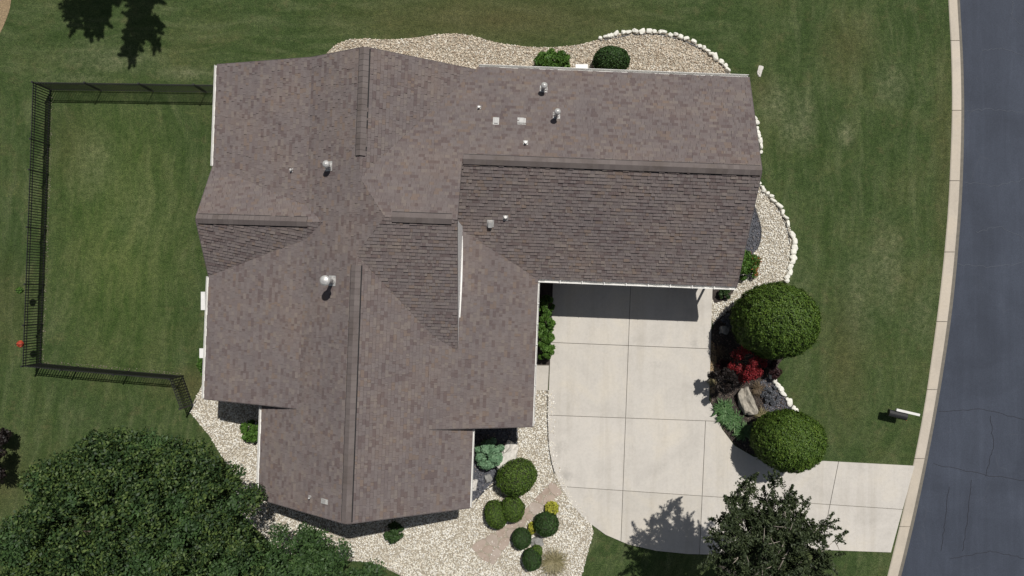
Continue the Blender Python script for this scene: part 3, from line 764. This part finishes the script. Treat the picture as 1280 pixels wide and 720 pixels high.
# white rake boards
def rake(k, pts, out, w=.03, d=.17):
    mb = MB()
    for (u0,v0),(u1,v1) in zip(pts, pts[1:]):
        a, b = HP(u0+out[0], v0+out[1], hp(k,u0,v0)-d/2+.0), HP(u1+out[0], v1+out[1], hp(k,u1,v1)-d/2)
        mb.bar(a, b, w, d)
    mb.build('fascia', MT['deck'], house)
rake('g_n', [(251,-241),(251,-130)], (.5,0)); rake('g_s', [(251,-130),(251,-11)], (.5,0))
rake('w_out', [(-339.5,-237),(cw,-237)], (0,-.5)); rake('w_in', [(cw,-237),(-158,-237)], (0,-.5)); rake('e_in', [(-158,-237),nen], (0,-.5))
rake('w_out', [(-339.5,137),(cw,137)], (0,.5)); rake('e_out', [(ce,154),(29,154)], (0,.5))
rake('w_in', [(-272,244),(-158,244)], (0,.5)); rake('e_in', [(-158,244),(-37,244)], (0,.5))
rake('l_n', [(-339.5,-123),(-339.5,-61)], (-.5,0)); rake('l_s', [(-339.5,-61),(-339.5,0)], (-.5,0))
# gable wall above the garage slope
mb = MB(); vs = list(np.linspace(tip[1]+1, kb2[1]-1, 26)); u_ = -56.6
for a, b in zip(vs, vs[1:]):
    def lo(v): return max(hp('g_s',-56,v), hp('e_out',-56,v))
    mb.add([HP(u_+.9,a,lo(a)-.1), HP(u_+.9,b,lo(b)-.1), HP(u_+.9,b,hp('b_s',-56,b)-.005), HP(u_+.9,a,hp('b_s',-56,a)-.005)], [(0,1,2,3)])
mb.build('gable_wall', MT['siding'], house)
mb = MB(); vs = list(np.linspace(-54, 34, 16))  # added white strip along the wall foot, makes the dull gable look sunlit
for i, (a, b) in enumerate(zip(vs, vs[1:])):
    w0, w1 = [1.7*math.sin(math.pi*min(1, max(.02, (x+58)/110)))**.7 for x in (a, b)]
    P4 = [(u_+1, a), (u_+1+w0, a), (u_+1+w1, b), (u_+1, b)]
    q = [HP(u, v, lo(v)+.06) for u, v in P4]; r_ = [HP(u, v, lo(v)-.01) for u, v in P4]
    mb.add(q+r_, [(0,1,2,3),(0,4,5,1),(1,5,6,2),(2,6,7,3),(3,7,4,0)])
mb.build('added_lit_strip', MT['white'], house)
mb = MB(); vs = list(np.linspace(-129, tip[1]+1, 12)); 
for a, b in zip(vs, vs[1:]):
    mb.add([HP(-68,a,hp('g_s',-56,a)-.1), HP(-68,b,hp('g_s',-56,b)-.1), HP(-68,b,hp('g_n',-56,b)-.15), HP(-68,a,hp('g_n',-56,a)-.15)], [(0,1,2,3)])
mb.build('gable_wall', MT['siding'], house)
# walls under the eaves
FOOT = [(-327,-225),(-50,-225),(-50,-229),(239,-229),(239,-23),(17,-23),(17,142),(-49,142),(-49,232),(-260,232),(-260,125),(-327,125)]
MT['brick'] = simple('tan brick veneer', (.30,.23,.18), .9, .25, 8)
for (a, b) in zip(FOOT, FOOT[1:]+FOOT[:1]):
    n = 14; mb = MB(); L = math.dist(a, b)
    if L < 6: continue
    nx, ny = (b[1]-a[1])/L, -(b[0]-a[0])/L
    vs = []
    for i in range(n+1):
        t = i/n; u, v = a[0]+(b[0]-a[0])*t, a[1]+(b[1]-a[1])*t; h = (roofh(u-nx*.0, v) or 3.4)-.18
        vs += [HP(u, v, 0), HP(u, v, h), HP(u-nx*5, v-ny*5, 0), HP(u-nx*5, v-ny*5, h)]
    fs = []
    for i in range(n): j = 4*i; fs += [(j, j+4, j+5, j+1), (j+2, j+3, j+7, j+6), (j+1, j+5, j+7, j+3)]
    mb.add(vs, fs); mb.build('wall', MT['brick'], house)
def wall_panel(u, v, w, z0, z1, out, name, mat, fr=True):
    d = (abs(out[1]), abs(out[0])); o_ = UV(out[0], out[1])-UV(0,0); o_.normalize(); al = UV(d[0], d[1])-UV(0,0); al.normalize()
    rot = Matrix((al, o_, Vector((0,0,1)))).transposed(); c = HP(u, v, (z0+z1)/2)
    f = MB(); f.box(c+o_*.03, (w+.14, .06, z1-z0+.14), rot); fo = f.build(name, MT['white'], house)
    g = MB(); g.box(c+o_*.066, (w, .02, z1-z0), rot); g.build('pane' if name == 'window' else 'door_panel', mat, fo)
    if name == 'garage_door':
        for i in range(1, 4): q = MB(); q.box(c+o_*.082+Vector((0,0,-(z1-z0)/2+(z1-z0)*i/4)), (w, .012, .03), rot); q.build('panel_joint', MT['dark'], fo)
wall_panel(128,-23,5.0,.06,2.3,(0,1),'garage_door',MT['garage'])
for u, v, w, o_ in ((-327,-190,1.6,(-1,0)),(-327,-60,2.4,(-1,0)),(-327,60,1.6,(-1,0)),(-260,180,1.4,(-1,0)),(-150,232,2.0,(0,1)),(-49,200,1.0,(1,0)),(17,60,1.6,(1,0)),(239,-120,1.4,(1,0)),(-200,-225,1.8,(0,-1)),(60,-229,1.6,(0,-1))):
    wall_panel(u, v, w, 1.0, 2.3, o_, 'window', MT['glass'])
# downspouts and wall boxes on the west side
for (u, v, out) in ((-339.5,8,(-1,0)), (-339.5,134,(-1,0)), (-272,240,(-1,0)), (29,150,(1,0)), (245,-11,(0,1))):
    o_ = UV(out[0], out[1])-UV(0,0); o_.normalize(); p = HP(u, v, 3.2)+o_*.06; q = p-o_*.40; mb = MB()
    mb.bar(p, Vector((p.x, p.y, 3.05)), .09, .09); mb.bar(Vector((p.x, p.y, 3.08)), Vector((q.x, q.y, 2.75)), .09, .07); mb.bar(Vector((q.x, q.y, 2.78)), Vector((q.x, q.y, .1)), .09, .07)
    mb.build('downspout', MT['white'], house)
# rain heads just outside the gutter
for px, py, w, l in ((256.2,376,.13,.72), (254.4,441,.13,.36)):
    p = P(px, py, 3.0)-HL; p.z = 3.0; mb = MB(); mb.box(p, (w, l, .3)); mb.box(p+Vector((0,0,.17)), (w+.04, l+.04, .04)); mb.box(p+Vector((.08,0,-.9)), (.08,.1,1.6)); mb.build('rain_head', MT['white'], house)
mb = MB(); p = P(727,87,.7); mb.box((p.x,p.y,.35), (.5,.4,.7)); mb.box((p.x,p.y,.73), (.56,.46,.06)); tag(mb.build('utility_box', MT['white']), 'white metal utility box against the north wall beside the round shrub', 'utility box')

# roof penetrations
def roof_pt(px, py):
    h = 4.5
    for _ in range(25):
        p = P(px, py, h); u, v = toUV(p); r = roofh(u, v) or h
        h = h*.4+r*.6
    return P(px, py, h), u, v
def grad_rot(u, v):
    e = 1.0; c = roofh(u, v); a = ((roofh(u+e, v) or c)-c)*27; b = ((roofh(u, v+e) or c)-c)*27
    x = (UV(1,0)-UV(0,0))*27; y = (UV(0,1)-UV(0,0))*27
    ax = Vector((x.x, x.y, a)).normalized(); n = ax.cross(Vector((y.x, y.y, b)))*-1; n = -n if n.z < 0 else n; n.normalize()
    ay = n.cross(ax).normalized(); return Matrix((ax, ay, n)).transposed()
def flue(px, py, hgt, r, capr):
    p, u, v = roof_pt(px, py); p = p-HL; rot = grad_rot(u, v)
    mb = MB(); mb.tube([p-Vector((0,0,.1)), p+Vector((0,0,hgt))], r, 14); f = mb.build('flue_pipe', MT['galv'], house, True)
    fl = MB(); fl.box(p+rot @ Vector((0,0,.035)), (r*4.0, r*4.4, .012), rot); fl.lathe([(r*1.9,.02),(r*1.15,.16),(r*1.15,.2)], p, 16); fl.build('flashing', MT['galv'], f)
    if capr:
        cp = MB(); cp.lathe([(capr*.9,-.02),(capr,.02),(capr,.07),(capr*.75,.12),(capr*.25,.16),(.01,.165)], p+Vector((0,0,hgt)), 18); cp.build('rain_cap', MT['galv'], f, False)
flue(416,351,1.05,.09,.19); flue(412,208,.45,.085,.14); flue(679.5,112,.50,.075,.13); flue(695.5,145,.62,.07,.125)
flue(365,213,.16,.035,0); flue(599,135,.15,.035,0); flue(657,179,.16,.045,0); flue(632,272,.18,.05,0); flue(388,621,.22,.03,0)
def box_vent(px, py, w, l, h):
    p, u, v = roof_pt(px, py); p = p-HL; rot = grad_rot(u, v); mb = MB()
    b = MB(); b.box(p+rot @ Vector((0,0,.035)), (w*1.5, l*1.15, .012), rot); base = b.build('roof_vent', MT['galv'], house)
    c = [Vector((sx*w/2*k, sy*l/2*k, z)) for z, k in ((.03,1),(h,.86)) for sx, sy in ((-1,-1),(1,-1),(1,1),(-1,1))]
    mb.add([p+rot @ q for q in c], [(4,5,6,7),(0,1,5,4),(1,2,6,5),(2,3,7,6),(3,0,4,7)]); mb.build('vent_hood', MT['galv'], base)
box_vent(620,152,.16,.30,.09); box_vent(652,152,.22,.28,.09); box_vent(613,279,.18,.27,.2); box_vent(406.5,626.5,.24,.17,.1)

# ------------------------------------------------------------------ FOLIAGE
def leaves(C, Nrm, size, aspect=.55, tilt=.6, fold=.25):
    """C centres (n,3), Nrm outward dirs (n,3) -> verts, quads: one folded pointed leaf each"""
    n = len(C); d = RNG.normal(size=(n,3)); nn = Nrm+d*tilt; nn /= np.linalg.norm(nn, axis=1)[:,None]
    t = RNG.normal(size=(n,3)); t -= nn*(t*nn).sum(1)[:,None]; t /= np.linalg.norm(t, axis=1)[:,None]+1e-9
    b = np.cross(nn, t); s = (size*RNG.uniform(.6, 1.4, n))[:,None]
    V = np.stack([C-t*s*.5, C+b*s*aspect*.5+nn*s*fold*.5, C+t*s*.5-nn*s*.1, C-b*s*aspect*.5+nn*s*fold*.5], 1).reshape(-1,3)
    return V, np.arange(n*4).reshape(-1,4)
def rnd_dirs(n, zmin=-.3):
    z = RNG.uniform(zmin, 1, n); a = RNG.uniform(0, 2*math.pi, n); r = np.sqrt(1-z*z)
    return np.stack([r*np.cos(a), r*np.sin(a), z], 1)
def lump(D, seed, k=2.0):
    return np.array([noise.noise(Vector((d[0]*k+seed, d[1]*k, d[2]*k))) for d in D])
SP = {}
def clip_shrub(px, py, rx, ry, mat, label, cat='shrub', h=None, n=9000, ls=.065, bumpy=.09, rot=0, group=None, seed=None, tall=1.0, name='round_shrub', tilt=.55, flat=.5):
    """clipped round shrub: rx, ry are radii in photo pixels"""
    r = (rx+ry)/2/PXM; hc = (r*.92 if h is None else h)*tall; k = 1-hc/HC
    loc = P(px, py, hc); seed = random.random()*50 if seed is None else seed
    root = empty(name, (loc.x, loc.y, 0), label=label, cat=cat, group=group)
    RX, RY, RZ = rx/PXM*k, ry/PXM*k, r*k*tall
    D = rnd_dirs(n, -.55); L = 1+bumpy*lump(D, seed, 2.2)+bumpy*.6*lump(D, seed+9, 6)+.06*lump(D, seed+19, 9)+.035*lump(D, seed+29, 20)
    # a few stray shoots
    L *= 1-np.abs(RNG.normal(0, .035, n))+ (RNG.random(n) < .03)*.04
    c, s = math.cos(rot), math.sin(rot)
    X, Y, Z = D[:,0]*L*RX, D[:,1]*L*RY, D[:,2]*L*RZ+hc
    C_ = np.stack([X*c-Y*s, X*s+Y*c, np.maximum(Z, .03)], 1); Nn = D.copy(); Nn[:,0], Nn[:,1] = D[:,0]*c-D[:,1]*s, D[:,0]*s+D[:,1]*c
    V, F = leaves(C_, Nn, ls, tilt=tilt, aspect=flat)
    np_mesh('foliage', V, F, mat, root)
    bm = bmesh.new(); bmesh.ops.create_icosphere(bm, subdivisions=3, radius=1)  # added solid core blocks see-through, its dark colour stands for inner shade
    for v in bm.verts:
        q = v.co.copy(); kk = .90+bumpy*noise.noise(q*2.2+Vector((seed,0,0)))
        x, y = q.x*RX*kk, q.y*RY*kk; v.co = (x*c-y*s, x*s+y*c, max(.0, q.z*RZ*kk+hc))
    me = bpy.data.meshes.new('shade_core'); bm.to_mesh(me); bm.free(); me.materials.append(MT['twig']); link('shade_core', me, root)
    return root
MT['twig'] = simple('dark shaded core', (.022,.026,.012), .95, .3, 10)
clip_shrub(968,401,50,47,MT['box'],'largest clipped round boxwood beside the driveway bed, next to the crimson shrub',n=46000,ls=.07,seed=3,h=1.6,bumpy=.06,tall=1.3,tilt=.4)
clip_shrub(985,551,43,37,MT['box'],'second large clipped round boxwood where the driveway bends to the street',n=40000,ls=.07,seed=14,h=1.35,bumpy=.055,tall=1.25,tilt=.4)
clip_shrub(764,76,23,17,MT['yew'],'dark clipped round shrub on gravel at the north wall',n=7000,ls=.07,seed=5,h=.65)
clip_shrub(646,596,26,22,MT['box'],'widest oval clipped shrub beside the large pale boulder',n=9000,ls=.06,seed=21,rot=.5,h=.75)
clip_shrub(641,636,15,16,MT['box'],'round clipped shrub left of the flagstone path touching two others',n=5000,ls=.055,seed=31,h=.55)
clip_shrub(620,643,14,18,MT['box'],'lowest clipped shrub of the three left of the flagstone path',n=5000,ls=.055,seed=41,rot=.3,h=.45)
clip_shrub(683,655,15.5,15,MT['yew'],'dark round clipped shrub below the golden plant right of the path',n=5000,ls=.055,seed=51,h=.5)
clip_shrub(652,673,12,13,MT['yew'],'small dark round shrub beside the path and the grey stone',n=4000,ls=.05,seed=61,h=.4)
clip_shrub(665,699,12,14,MT['yew'],'small dark round shrub beside the straw coloured grass',n=4000,ls=.05,seed=71,h=.4)
clip_shrub(671,689,7,8,MT['box'],'tiny green shrub just below the round grey stone',n=1500,ls=.05,seed=76,h=.3)
clip_shrub(690,635,8,7.5,MT['yellow'],'golden yellow spirea beside the flagstone path',n=900,ls=.10,seed=81,h=.25,tilt=.9,bumpy=.25)
clip_shrub(665,660,4.5,7,MT['yellow'],'narrow yellow green plant between two dark round shrubs',n=500,ls=.09,seed=86,h=.2,tilt=.9,bumpy=.25)
# loose bushes made of leafy clumps
def loose_bush(px, py, rx, ry, mat, label, h, n=5000, ls=.10, clumps=26, cat='bush', name='leafy_bush', aspect=.5, tilt=.7, mat2=None, group=None, hs=.6):
    k = 1-h/HC; loc = P(px, py, h); root = empty(name, (loc.x, loc.y, 0), label=label, cat=cat, group=group)
    RX, RY = rx/PXM*k, ry/PXM*k; Cs = []; Ns = []
    for i in range(clumps):
        a = random.uniform(0, 2*math.pi); q = math.sqrt(random.random())*.85; cz = h*(1-.55*q*q)+random.uniform(-.2,.15)*h
        c = np.array([math.cos(a)*q*RX, math.sin(a)*q*RY, max(cz, .08)]); rc = random.uniform(.16,.30)*(RX+RY)/2
        m_ = n//clumps; D = rnd_dirs(m_, -.4); rr = rc*RNG.uniform(.35, 1.15, m_)[:,None]; Cs.append(c+D*rr*np.array([1,1,hs])); Ns.append(D+np.array([0,0,.4]))
    C_ = np.concatenate(Cs); C_[:,2] = np.maximum(C_[:,2], .03); Nn = np.concatenate(Ns)
    V, F = leaves(C_, Nn/np.linalg.norm(Nn, axis=1)[:,None], ls, tilt=tilt, aspect=aspect); np_mesh('foliage', V, F, mat, root)
    if mat2:
        kk = RNG.choice(len(C_), len(C_)//10); kk = kk[C_[kk][:,0] > RX*.05] if len(kk) else kk
        V, F = leaves(C_[kk]+np.array([.1*RX,0,.08]), Nn[kk], ls*.9, tilt=tilt, aspect=.3); np_mesh('shoots', V, F, mat2, root)['kind'] = 'stuff'
    st = MB()
    for i in range(7):
        a = i*.9; st.tube([(0,0,0), (math.cos(a)*RX*.3, math.sin(a)*RY*.3, h*.5), (math.cos(a)*RX*.6, math.sin(a)*RY*.6, h*.8)], [.02,.014,.006], 5)
    st.build('stem', MT['bark'], root); return root
loose_bush(691,74,26,13,MT['lush'],'loose bright green bush on gravel at the north wall',.6,6000,.13)
for i, (py, ry) in enumerate(((382,13),(402,14),(421,14),(439,12))):
    loose_bush(682.5,py,12,ry,MT['lush'],['topmost leafy bush half under the garage gutter shadow','second leafy bush down the strip between house and driveway','third leafy bush down the strip between house and driveway','lowest leafy bush of the strip beside the driveway'][i],1.0,3600,.13,16, group='bushes between house and driveway')
loose_bush(611,570,20,19,MT['hosta'],'large blue green hosta in the corner of the house',.75,2200,.19,26,'plant','hosta',.75,.35)
loose_bush(314,540,17,15,MT['lush'],'green bush in the west corner under the eave',.7,4500,.11)
loose_bush(491,668,14,13,MT['tree_light'],'dark green bush in shade at the south gable wall',.6,2500,.10)
loose_bush(937,331,15,20,MT['lush'],'green rose bush with orange shoots at the garage east wall',.7,3500,.11,22,mat2=MT['orange'])
loose_bush(910,366,13,7,MT['tree_light'],'low dark green plant in shade at the garage corner',.4,1200,.10,10)
loose_bush(941,455,24,27,MT['red_leaf'],'crimson leaved shrub against the largest round boxwood',2.1,4600,.085,26,hs=.8)
loose_bush(909,478,18,18,MT['dusk'],'dark lacy leaved shrub between the driveway and the tan boulder',2.3,3200,.10,20,hs=.9)
loose_bush(963,463,15,14,MT['purple'],'dark burgundy shrub right of the crimson one under the boxwood',.7,2500,.09,14)
loose_bush(908,462,13,16,MT['purple'],'low burgundy plant in shade between driveway and crimson shrub',.35,2000,.08,16)
loose_bush(915,404,13,12,MT['lavender'],'grey blue plant in the shade of the largest boxwood',.4,1600,.08,14,'plant')
loose_bush(249,458,5,14,MT['lush'],'small green bush at the west wall inside the fence corner',.5,1500,.09,10)
loose_bush(965,494,13,13,MT['lavender'],'low grey lavender behind the short white rock row',.25,1800,.07,18,'plant','lavender_plant')
loose_bush(-30,576,32,40,MT['dusk'],'dark burgundy tree crown cut by the left edge of the photo',1.8,7000,.14,30,'tree','ornamental_tree')
loose_bush(-12,688,16,20,MT['dusk'],'small burgundy shrub at the left edge below the dark tree crown',.8,2500,.12,14)
# strap leaved plants
def strap_plant(px, py, r, n, L, mat, label, name='strap_plant', w=.06, cat='plant', group=None, sx=1, up=.6):
    loc = P(px, py, .25); root = MB()
    for i in range(n):
        a = random.uniform(0, 2*math.pi); b0 = Vector((random.gauss(0,1)*r*.35*sx, random.gauss(0,1)*r*.35, 0)); d = Vector((math.cos(a), math.sin(a), 0)); sd_ = Vector((-d.y, d.x, 0))
        l = L*random.uniform(.6,1.2); ww = w*random.uniform(.7,1.2)
        p0, p1, p2, p3 = b0, b0+d*l*.25+Vector((0,0,l*up*.7)), b0+d*l*.62+Vector((0,0,l*up)), b0+d*l+Vector((0,0,l*up*.6))
        root.add([p0-sd_*ww*.3, p0+sd_*ww*.3, p1+sd_*ww*.5, p1-sd_*ww*.5, p2+sd_*ww*.4, p2-sd_*ww*.4, p3], [(0,1,2,3),(3,2,4,5),(5,4,6)])
    o = root.build(name, mat, None, loc=(loc.x, loc.y, .01)); tag(o, label, cat, group); return o
for i, (x, y, r_) in enumerate(((905,511,.32),(917,527,.36),(930,540,.3),(908,520,.25))):
    strap_plant(x, y, r_, 150, .42, MT['lily'], ['topmost clump of bright green daylily beside the driveway','middle clump of bright green daylily below the tan boulder','lowest clump of bright green daylily touching the second boxwood','leftmost clump of bright green daylily overhanging the driveway edge'][i], 'daylily', group='daylilies along the driveway bed')
strap_plant(692,703,.38,420,.62,MT['strawgrass'],'straw coloured ornamental grass at the bottom of the gravel bed','ornamental_grass',.02,up=.5)
strap_plant(948,486,.2,130,.35,MT['dryplant'],'dry brown grassy clump between crimson shrub and slate chips','grass_clump',.025)
strap_plant(953,520,.22,150,.35,MT['strawgrass'],'straw coloured grassy clump above the second boxwood','grass_clump',.022)
strap_plant(900,440,.25,90,.3,MT['dryplant'],'dry stems in shade beside the driveway edge','grass_clump',.02)
strap_plant(891,478,.15,80,.22,MT['strawgrass'],'small pale grass tuft at the driveway edge','grass_clump',.02)

# ------------------------------------------------------------------ TREES
def tree(base, cc, rad, mat, label, n=40000, ls=.16, clumps=120, crs=(.8,1.4), seedv=0, trunk_r=.2, bark='bark', shell=(.55,1.0), name='leafy_tree', zmin=-.35, tilt=.6, limbs=26, twigs=0, aspect=.55, mat2=None, spread=(.45,1.15), irregular=.18, stretch=0):
    """base (x,y), cc crown centre, rad ellipsoid radii"""
    B = Vector((base[0], base[1], 0)); root = empty(name, B, label=label, cat='tree'); cc = Vector(cc)
    Cs, Ns, ctr = [], [], []
    for i in range(clumps):
        d = rnd_dirs(1, zmin)[0]; q = random.uniform(*shell)*(1+irregular*noise.noise(Vector(d)*1.8+Vector((seedv,0,0)))*2)
        c = np.array([d[0]*rad[0]*q, d[1]*rad[1]*q, d[2]*rad[2]*q]); rc = random.uniform(*crs); ctr.append((c, rc))
        m_ = int(n/clumps*(rc/((crs[0]+crs[1])/2))**2); D = rnd_dirs(m_, -.5); rr = rc*RNG.uniform(spread[0], spread[1], m_)[:,None]
        off = D*rr*np.array([1,1,.7])
        if stretch:
            for q_ in range(3):        # leafy shoots: thin sprays that point outward
                ax = np.array(d)*np.array([.7,.7,.2])+RNG.normal(0,.6,3)*np.array([1,1,.5]); ax /= np.linalg.norm(ax); k_ = np.arange(q_, m_, 3); t_ = RNG.uniform(-.3, 1, len(k_))
                off[k_] = off[k_]*(.42*(1.15-np.clip(t_,0,1)))[:,None]+ax*(t_*rc*stretch)[:,None]
        Cs.append(c+off); Ns.append(D*.8+np.array([0,0,.5]))
    C_ = np.concatenate(Cs)+np.array(cc-B); Nn = np.concatenate(Ns); Nn /= np.linalg.norm(Nn, axis=1)[:,None]
    V, F = leaves(C_, Nn, ls, tilt=tilt, aspect=aspect)
    if mat2:
        k = noise_sel(C_, seedv); k4 = np.repeat(k, 4)
        for nm, kk, m_ in (('foliage', ~k, mat), ('foliage', k, mat2)):
            Vk = V.reshape(-1,4,3)[kk].reshape(-1,3); np_mesh(nm, Vk, np.arange(len(Vk)).reshape(-1,4), m_, root)
    else: np_mesh('foliage', V, F, mat, root)
    t = MB(); top = cc-B; fork = top*.45; fork.z = top.z-rad[2]*.75
    t.tube([(0,0,-.1), (0,0,.1), fork*.5+Vector((.05,.03,0)), fork], [trunk_r*1.5, trunk_r*1.15, trunk_r, trunk_r*.85], 12); t.build('trunk', MT[bark], root, True)
    lm = MB()
    for i in range(limbs):
        c, rc = ctr[i % len(ctr)]; e = Vector(c)+top; mid = fork.lerp(e, .5)+Vector((random.uniform(-.3,.3), random.uniform(-.3,.3), random.uniform(0,.4)))
        lm.tube([fork, mid, e], [trunk_r*.45, trunk_r*.25, trunk_r*.06], 6)
        for j in range(twigs):
            d = Vector(rnd_dirs(1, -.2)[0])*rc*random.uniform(.8,1.35); s0 = mid.lerp(e, random.uniform(.4,1)); lm.tube([s0, s0+d*.5+Vector((0,0,.05)), s0+d], [.022,.014,.005], 4)
    lm.build('branch', MT[bark], root, True)
    return root
def noise_sel(C_, s):
    return np.array([noise.noise(Vector((c[0]*.8+s, c[1]*.8, c[2]*.8))) > .33 for c in C_])
# big dark tree in the lower left, crown centre 5 m up
c = P(168,676,5.0); tree((c.x, c.y), c, (4.55,4.15,3.0), MT['tree_dark'], 'broad dark green shade tree beside the fence and white gravel', 170000, .13, 560, (.28,.60), 5, .26, shell=(.62,1.03), irregular=.08, mat2=MT['tree_light'], limbs=40)
c = P(383,722,3.0); tree((c.x, c.y), c, (2.75,2.2,1.7), MT['tree_light'], 'smaller bright green tree in front of the south gable', 46000, .12, 160, (.25,.55), 13, .12, shell=(.25,1.0), limbs=24)
c = P(962,688,7.0); b_ = G(897,708)
tree((b_.x, b_.y), (c.x, c.y+.3, 7.0), (2.6,2.5,1.4), MT['ash'], 'sparse olive green tree overhanging the driveway and lawn edge', 54000, .115, 205, (.24,.52), 37, .11, 'barkpale', shell=(.1,1.0), limbs=70, twigs=3, zmin=-.8, aspect=.4, irregular=.22, spread=(.1,1.25), stretch=1.5)
# trees beyond the frame whose shadows fall on the back lawn
c = G(180,-132); tree((c.x, c.y), (c.x, c.y, 9.6), (1.0,1.7,1.6), MT['tree_dark'], 'left of two trees beyond the top edge that shade the back lawn', 14000, .18, 60, (.2,.5), 33, .16, irregular=.5, stretch=1.6)
c = G(240,-112); tree((c.x, c.y), (c.x, c.y, 9.6), (.7,1.9,1.6), MT['tree_dark'], 'right of two trees beyond the top edge that shade the back lawn', 13000, .18, 50, (.2,.45), 43, .16, irregular=.5, stretch=1.6)

# ------------------------------------------------------------------ FENCE
FH = 1.22
fence = empty('metal_fence', G(52,454), label='black metal picket fence enclosing the side lawn', cat='fence'); F0 = G(52,454)
pk = MB(); pk.box((0,0,FH/2+.02), (.036,.028,FH)); pm = None
po = MB(); po.box((0,0,FH/2+.03), (.06,.06,FH+.06)); po.box((0,0,FH+.075), (.075,.075,.03))
posts_all = []
runs = [[(64.5,113),(127,113.7),(192,114.7),(258,115.8),(300,116.3)], [(64.5,113),(62,181),(60.7,218),(58.2,287),(55.7,355.5),(53.8,405),(52,454)], [(52,454),(98,458.5),(162,464),(229,469.5)], [(229,469.5),(241.5,505)]]
done = set(); pmesh = qmesh = None
for run in runs:
    for p in run:
        if p in done: continue
        done.add(p); g = G(*p)-F0
        if qmesh is None: o = po.build('fence_post', MT['iron'], fence, loc=g); qmesh = o.data
        else: o = link('fence_post', qmesh, fence, g)
    for a, b in zip(run, run[1:]):
        A, B = G(*a)-F0, G(*b)-F0; d = B-A; L = d.length; ang = math.atan2(d.y, d.x)
        for z in (.12, FH-.18, FH-.02):
            mb = MB(); mb.bar(A+Vector((0,0,z)), B+Vector((0,0,z)), .026, .03); mb.build('rail', MT['iron'], fence)
        n = int(L/.118)
        for i in range(1, n):
            g = A+d*i/n
            if pmesh is None: o = pk.build('picket', MT['iron'], fence, loc=g); pmesh = o.data
            else: o = link('picket', pmesh, fence, g)
            o.rotation_euler.z = ang
# hanging baskets on hooks by the west run
def basket(px, py, mat, label):
    p = P(px, py, 1.25); root = empty('hanging_basket', (p.x, p.y, 0), label=label, cat='flower basket', group='flower baskets on hooks outside the fence')
    h = MB(); h.tube([(.16,0,0), (.16,0,1.5), (.1,0,1.62), (.02,0,1.6), (0,0,1.45)], .009, 6); h.build('hook', MT['iron'], root)
    pt = MB(); pt.lathe([(.05,0),(.10,.04),(.13,.12),(.135,.14)], (0,0,1.06), 16); pt.build('pot', MT['bark'], root)
    D = rnd_dirs(260, -.1); V, F = leaves(D*np.array([.14,.14,.10])+np.array([0,0,1.22]), D, .06, tilt=.5, aspect=.8); np_mesh('flowers', V, F, mat, root)
basket(25,430,MT['redp'] if 'redp' in MT else MT['red'],'red flower basket on a hook outside the fence')
basket(24,363,MT['lush'],'green leafy basket on a hook outside the fence')

# ------------------------------------------------------------------ MAILBOX
p = P(1130,518,.75); mr = empty('mailbox', (p.x, p.y, 0), label='black mailbox with a white top bar on the lawn beside the curb', cat='mailbox')
rz = Matrix.Rotation(R(-13), 3, 'Z')
mb = MB(); mb.bar((0,0,-.1), (0,0,.6), .10, .10, up=Vector((0,1,0))); mb.build('post', MT['iron'], mr)
prof = [(-.15,0),(.15,0),(.15,.12)]+[(.15*math.cos(t), .12+.10*math.sin(t)) for t in np.linspace(0, math.pi, 9)[1:-1]]+[(-.15,.12)]
mb = MB(); n = len(prof); mb.add([rz @ Vector((x, a-.08, .50+z)) for x in (-.62,.22) for a, z in prof], [(i, (i+1) % n, n+(i+1) % n, n+i) for i in range(n)]+[tuple(range(n))[::-1], tuple(range(n,2*n))]); mb.build('box_body', MT['iron'], mr)
mb = MB(); mb.box(rz @ Vector((.17,.13,.70)), (1.08,.11,.10), rz); mb.box(rz @ Vector((.0,.13,.63)), (.5,.08,.05), rz); mb.build('newspaper_tube', MT['white'], mr)
mb = MB(); mb.box(rz @ Vector((-.05,.03,.60)), (.06,.28,.05), rz); mb.box(rz @ Vector((.12,.03,.60)), (.06,.28,.05), rz); mb.build('bracket', MT['iron'], mr)
mb = MB(); mb.box(rz @ Vector((.2,-.25,.66)), (.02,.01,.12), rz); mb.build('flag', MT['red'], mr)
# dry trimmed line inside the fence, thatch chips
def dryline(a, b, w):
    A, B = G(*a), G(*b); d = (B-A).normalized(); nn = Vector((-d.y, d.x, 0))*w/27
    return [tuple((A+nn)[:2]), tuple((B+nn)[:2]), tuple((B-nn)[:2]), tuple((A-nn)[:2])]
for a, b, lab in (((65.5,122),(54,452),'dry clippings along the inside of the west fence'), ((54,452),(228,467.5),'dry clippings along the inside of the south fence')):
    pebbles('grass_clippings', dryline(a, b, 1.6), 170, .012, .03, MT['straw'], .004, lab)
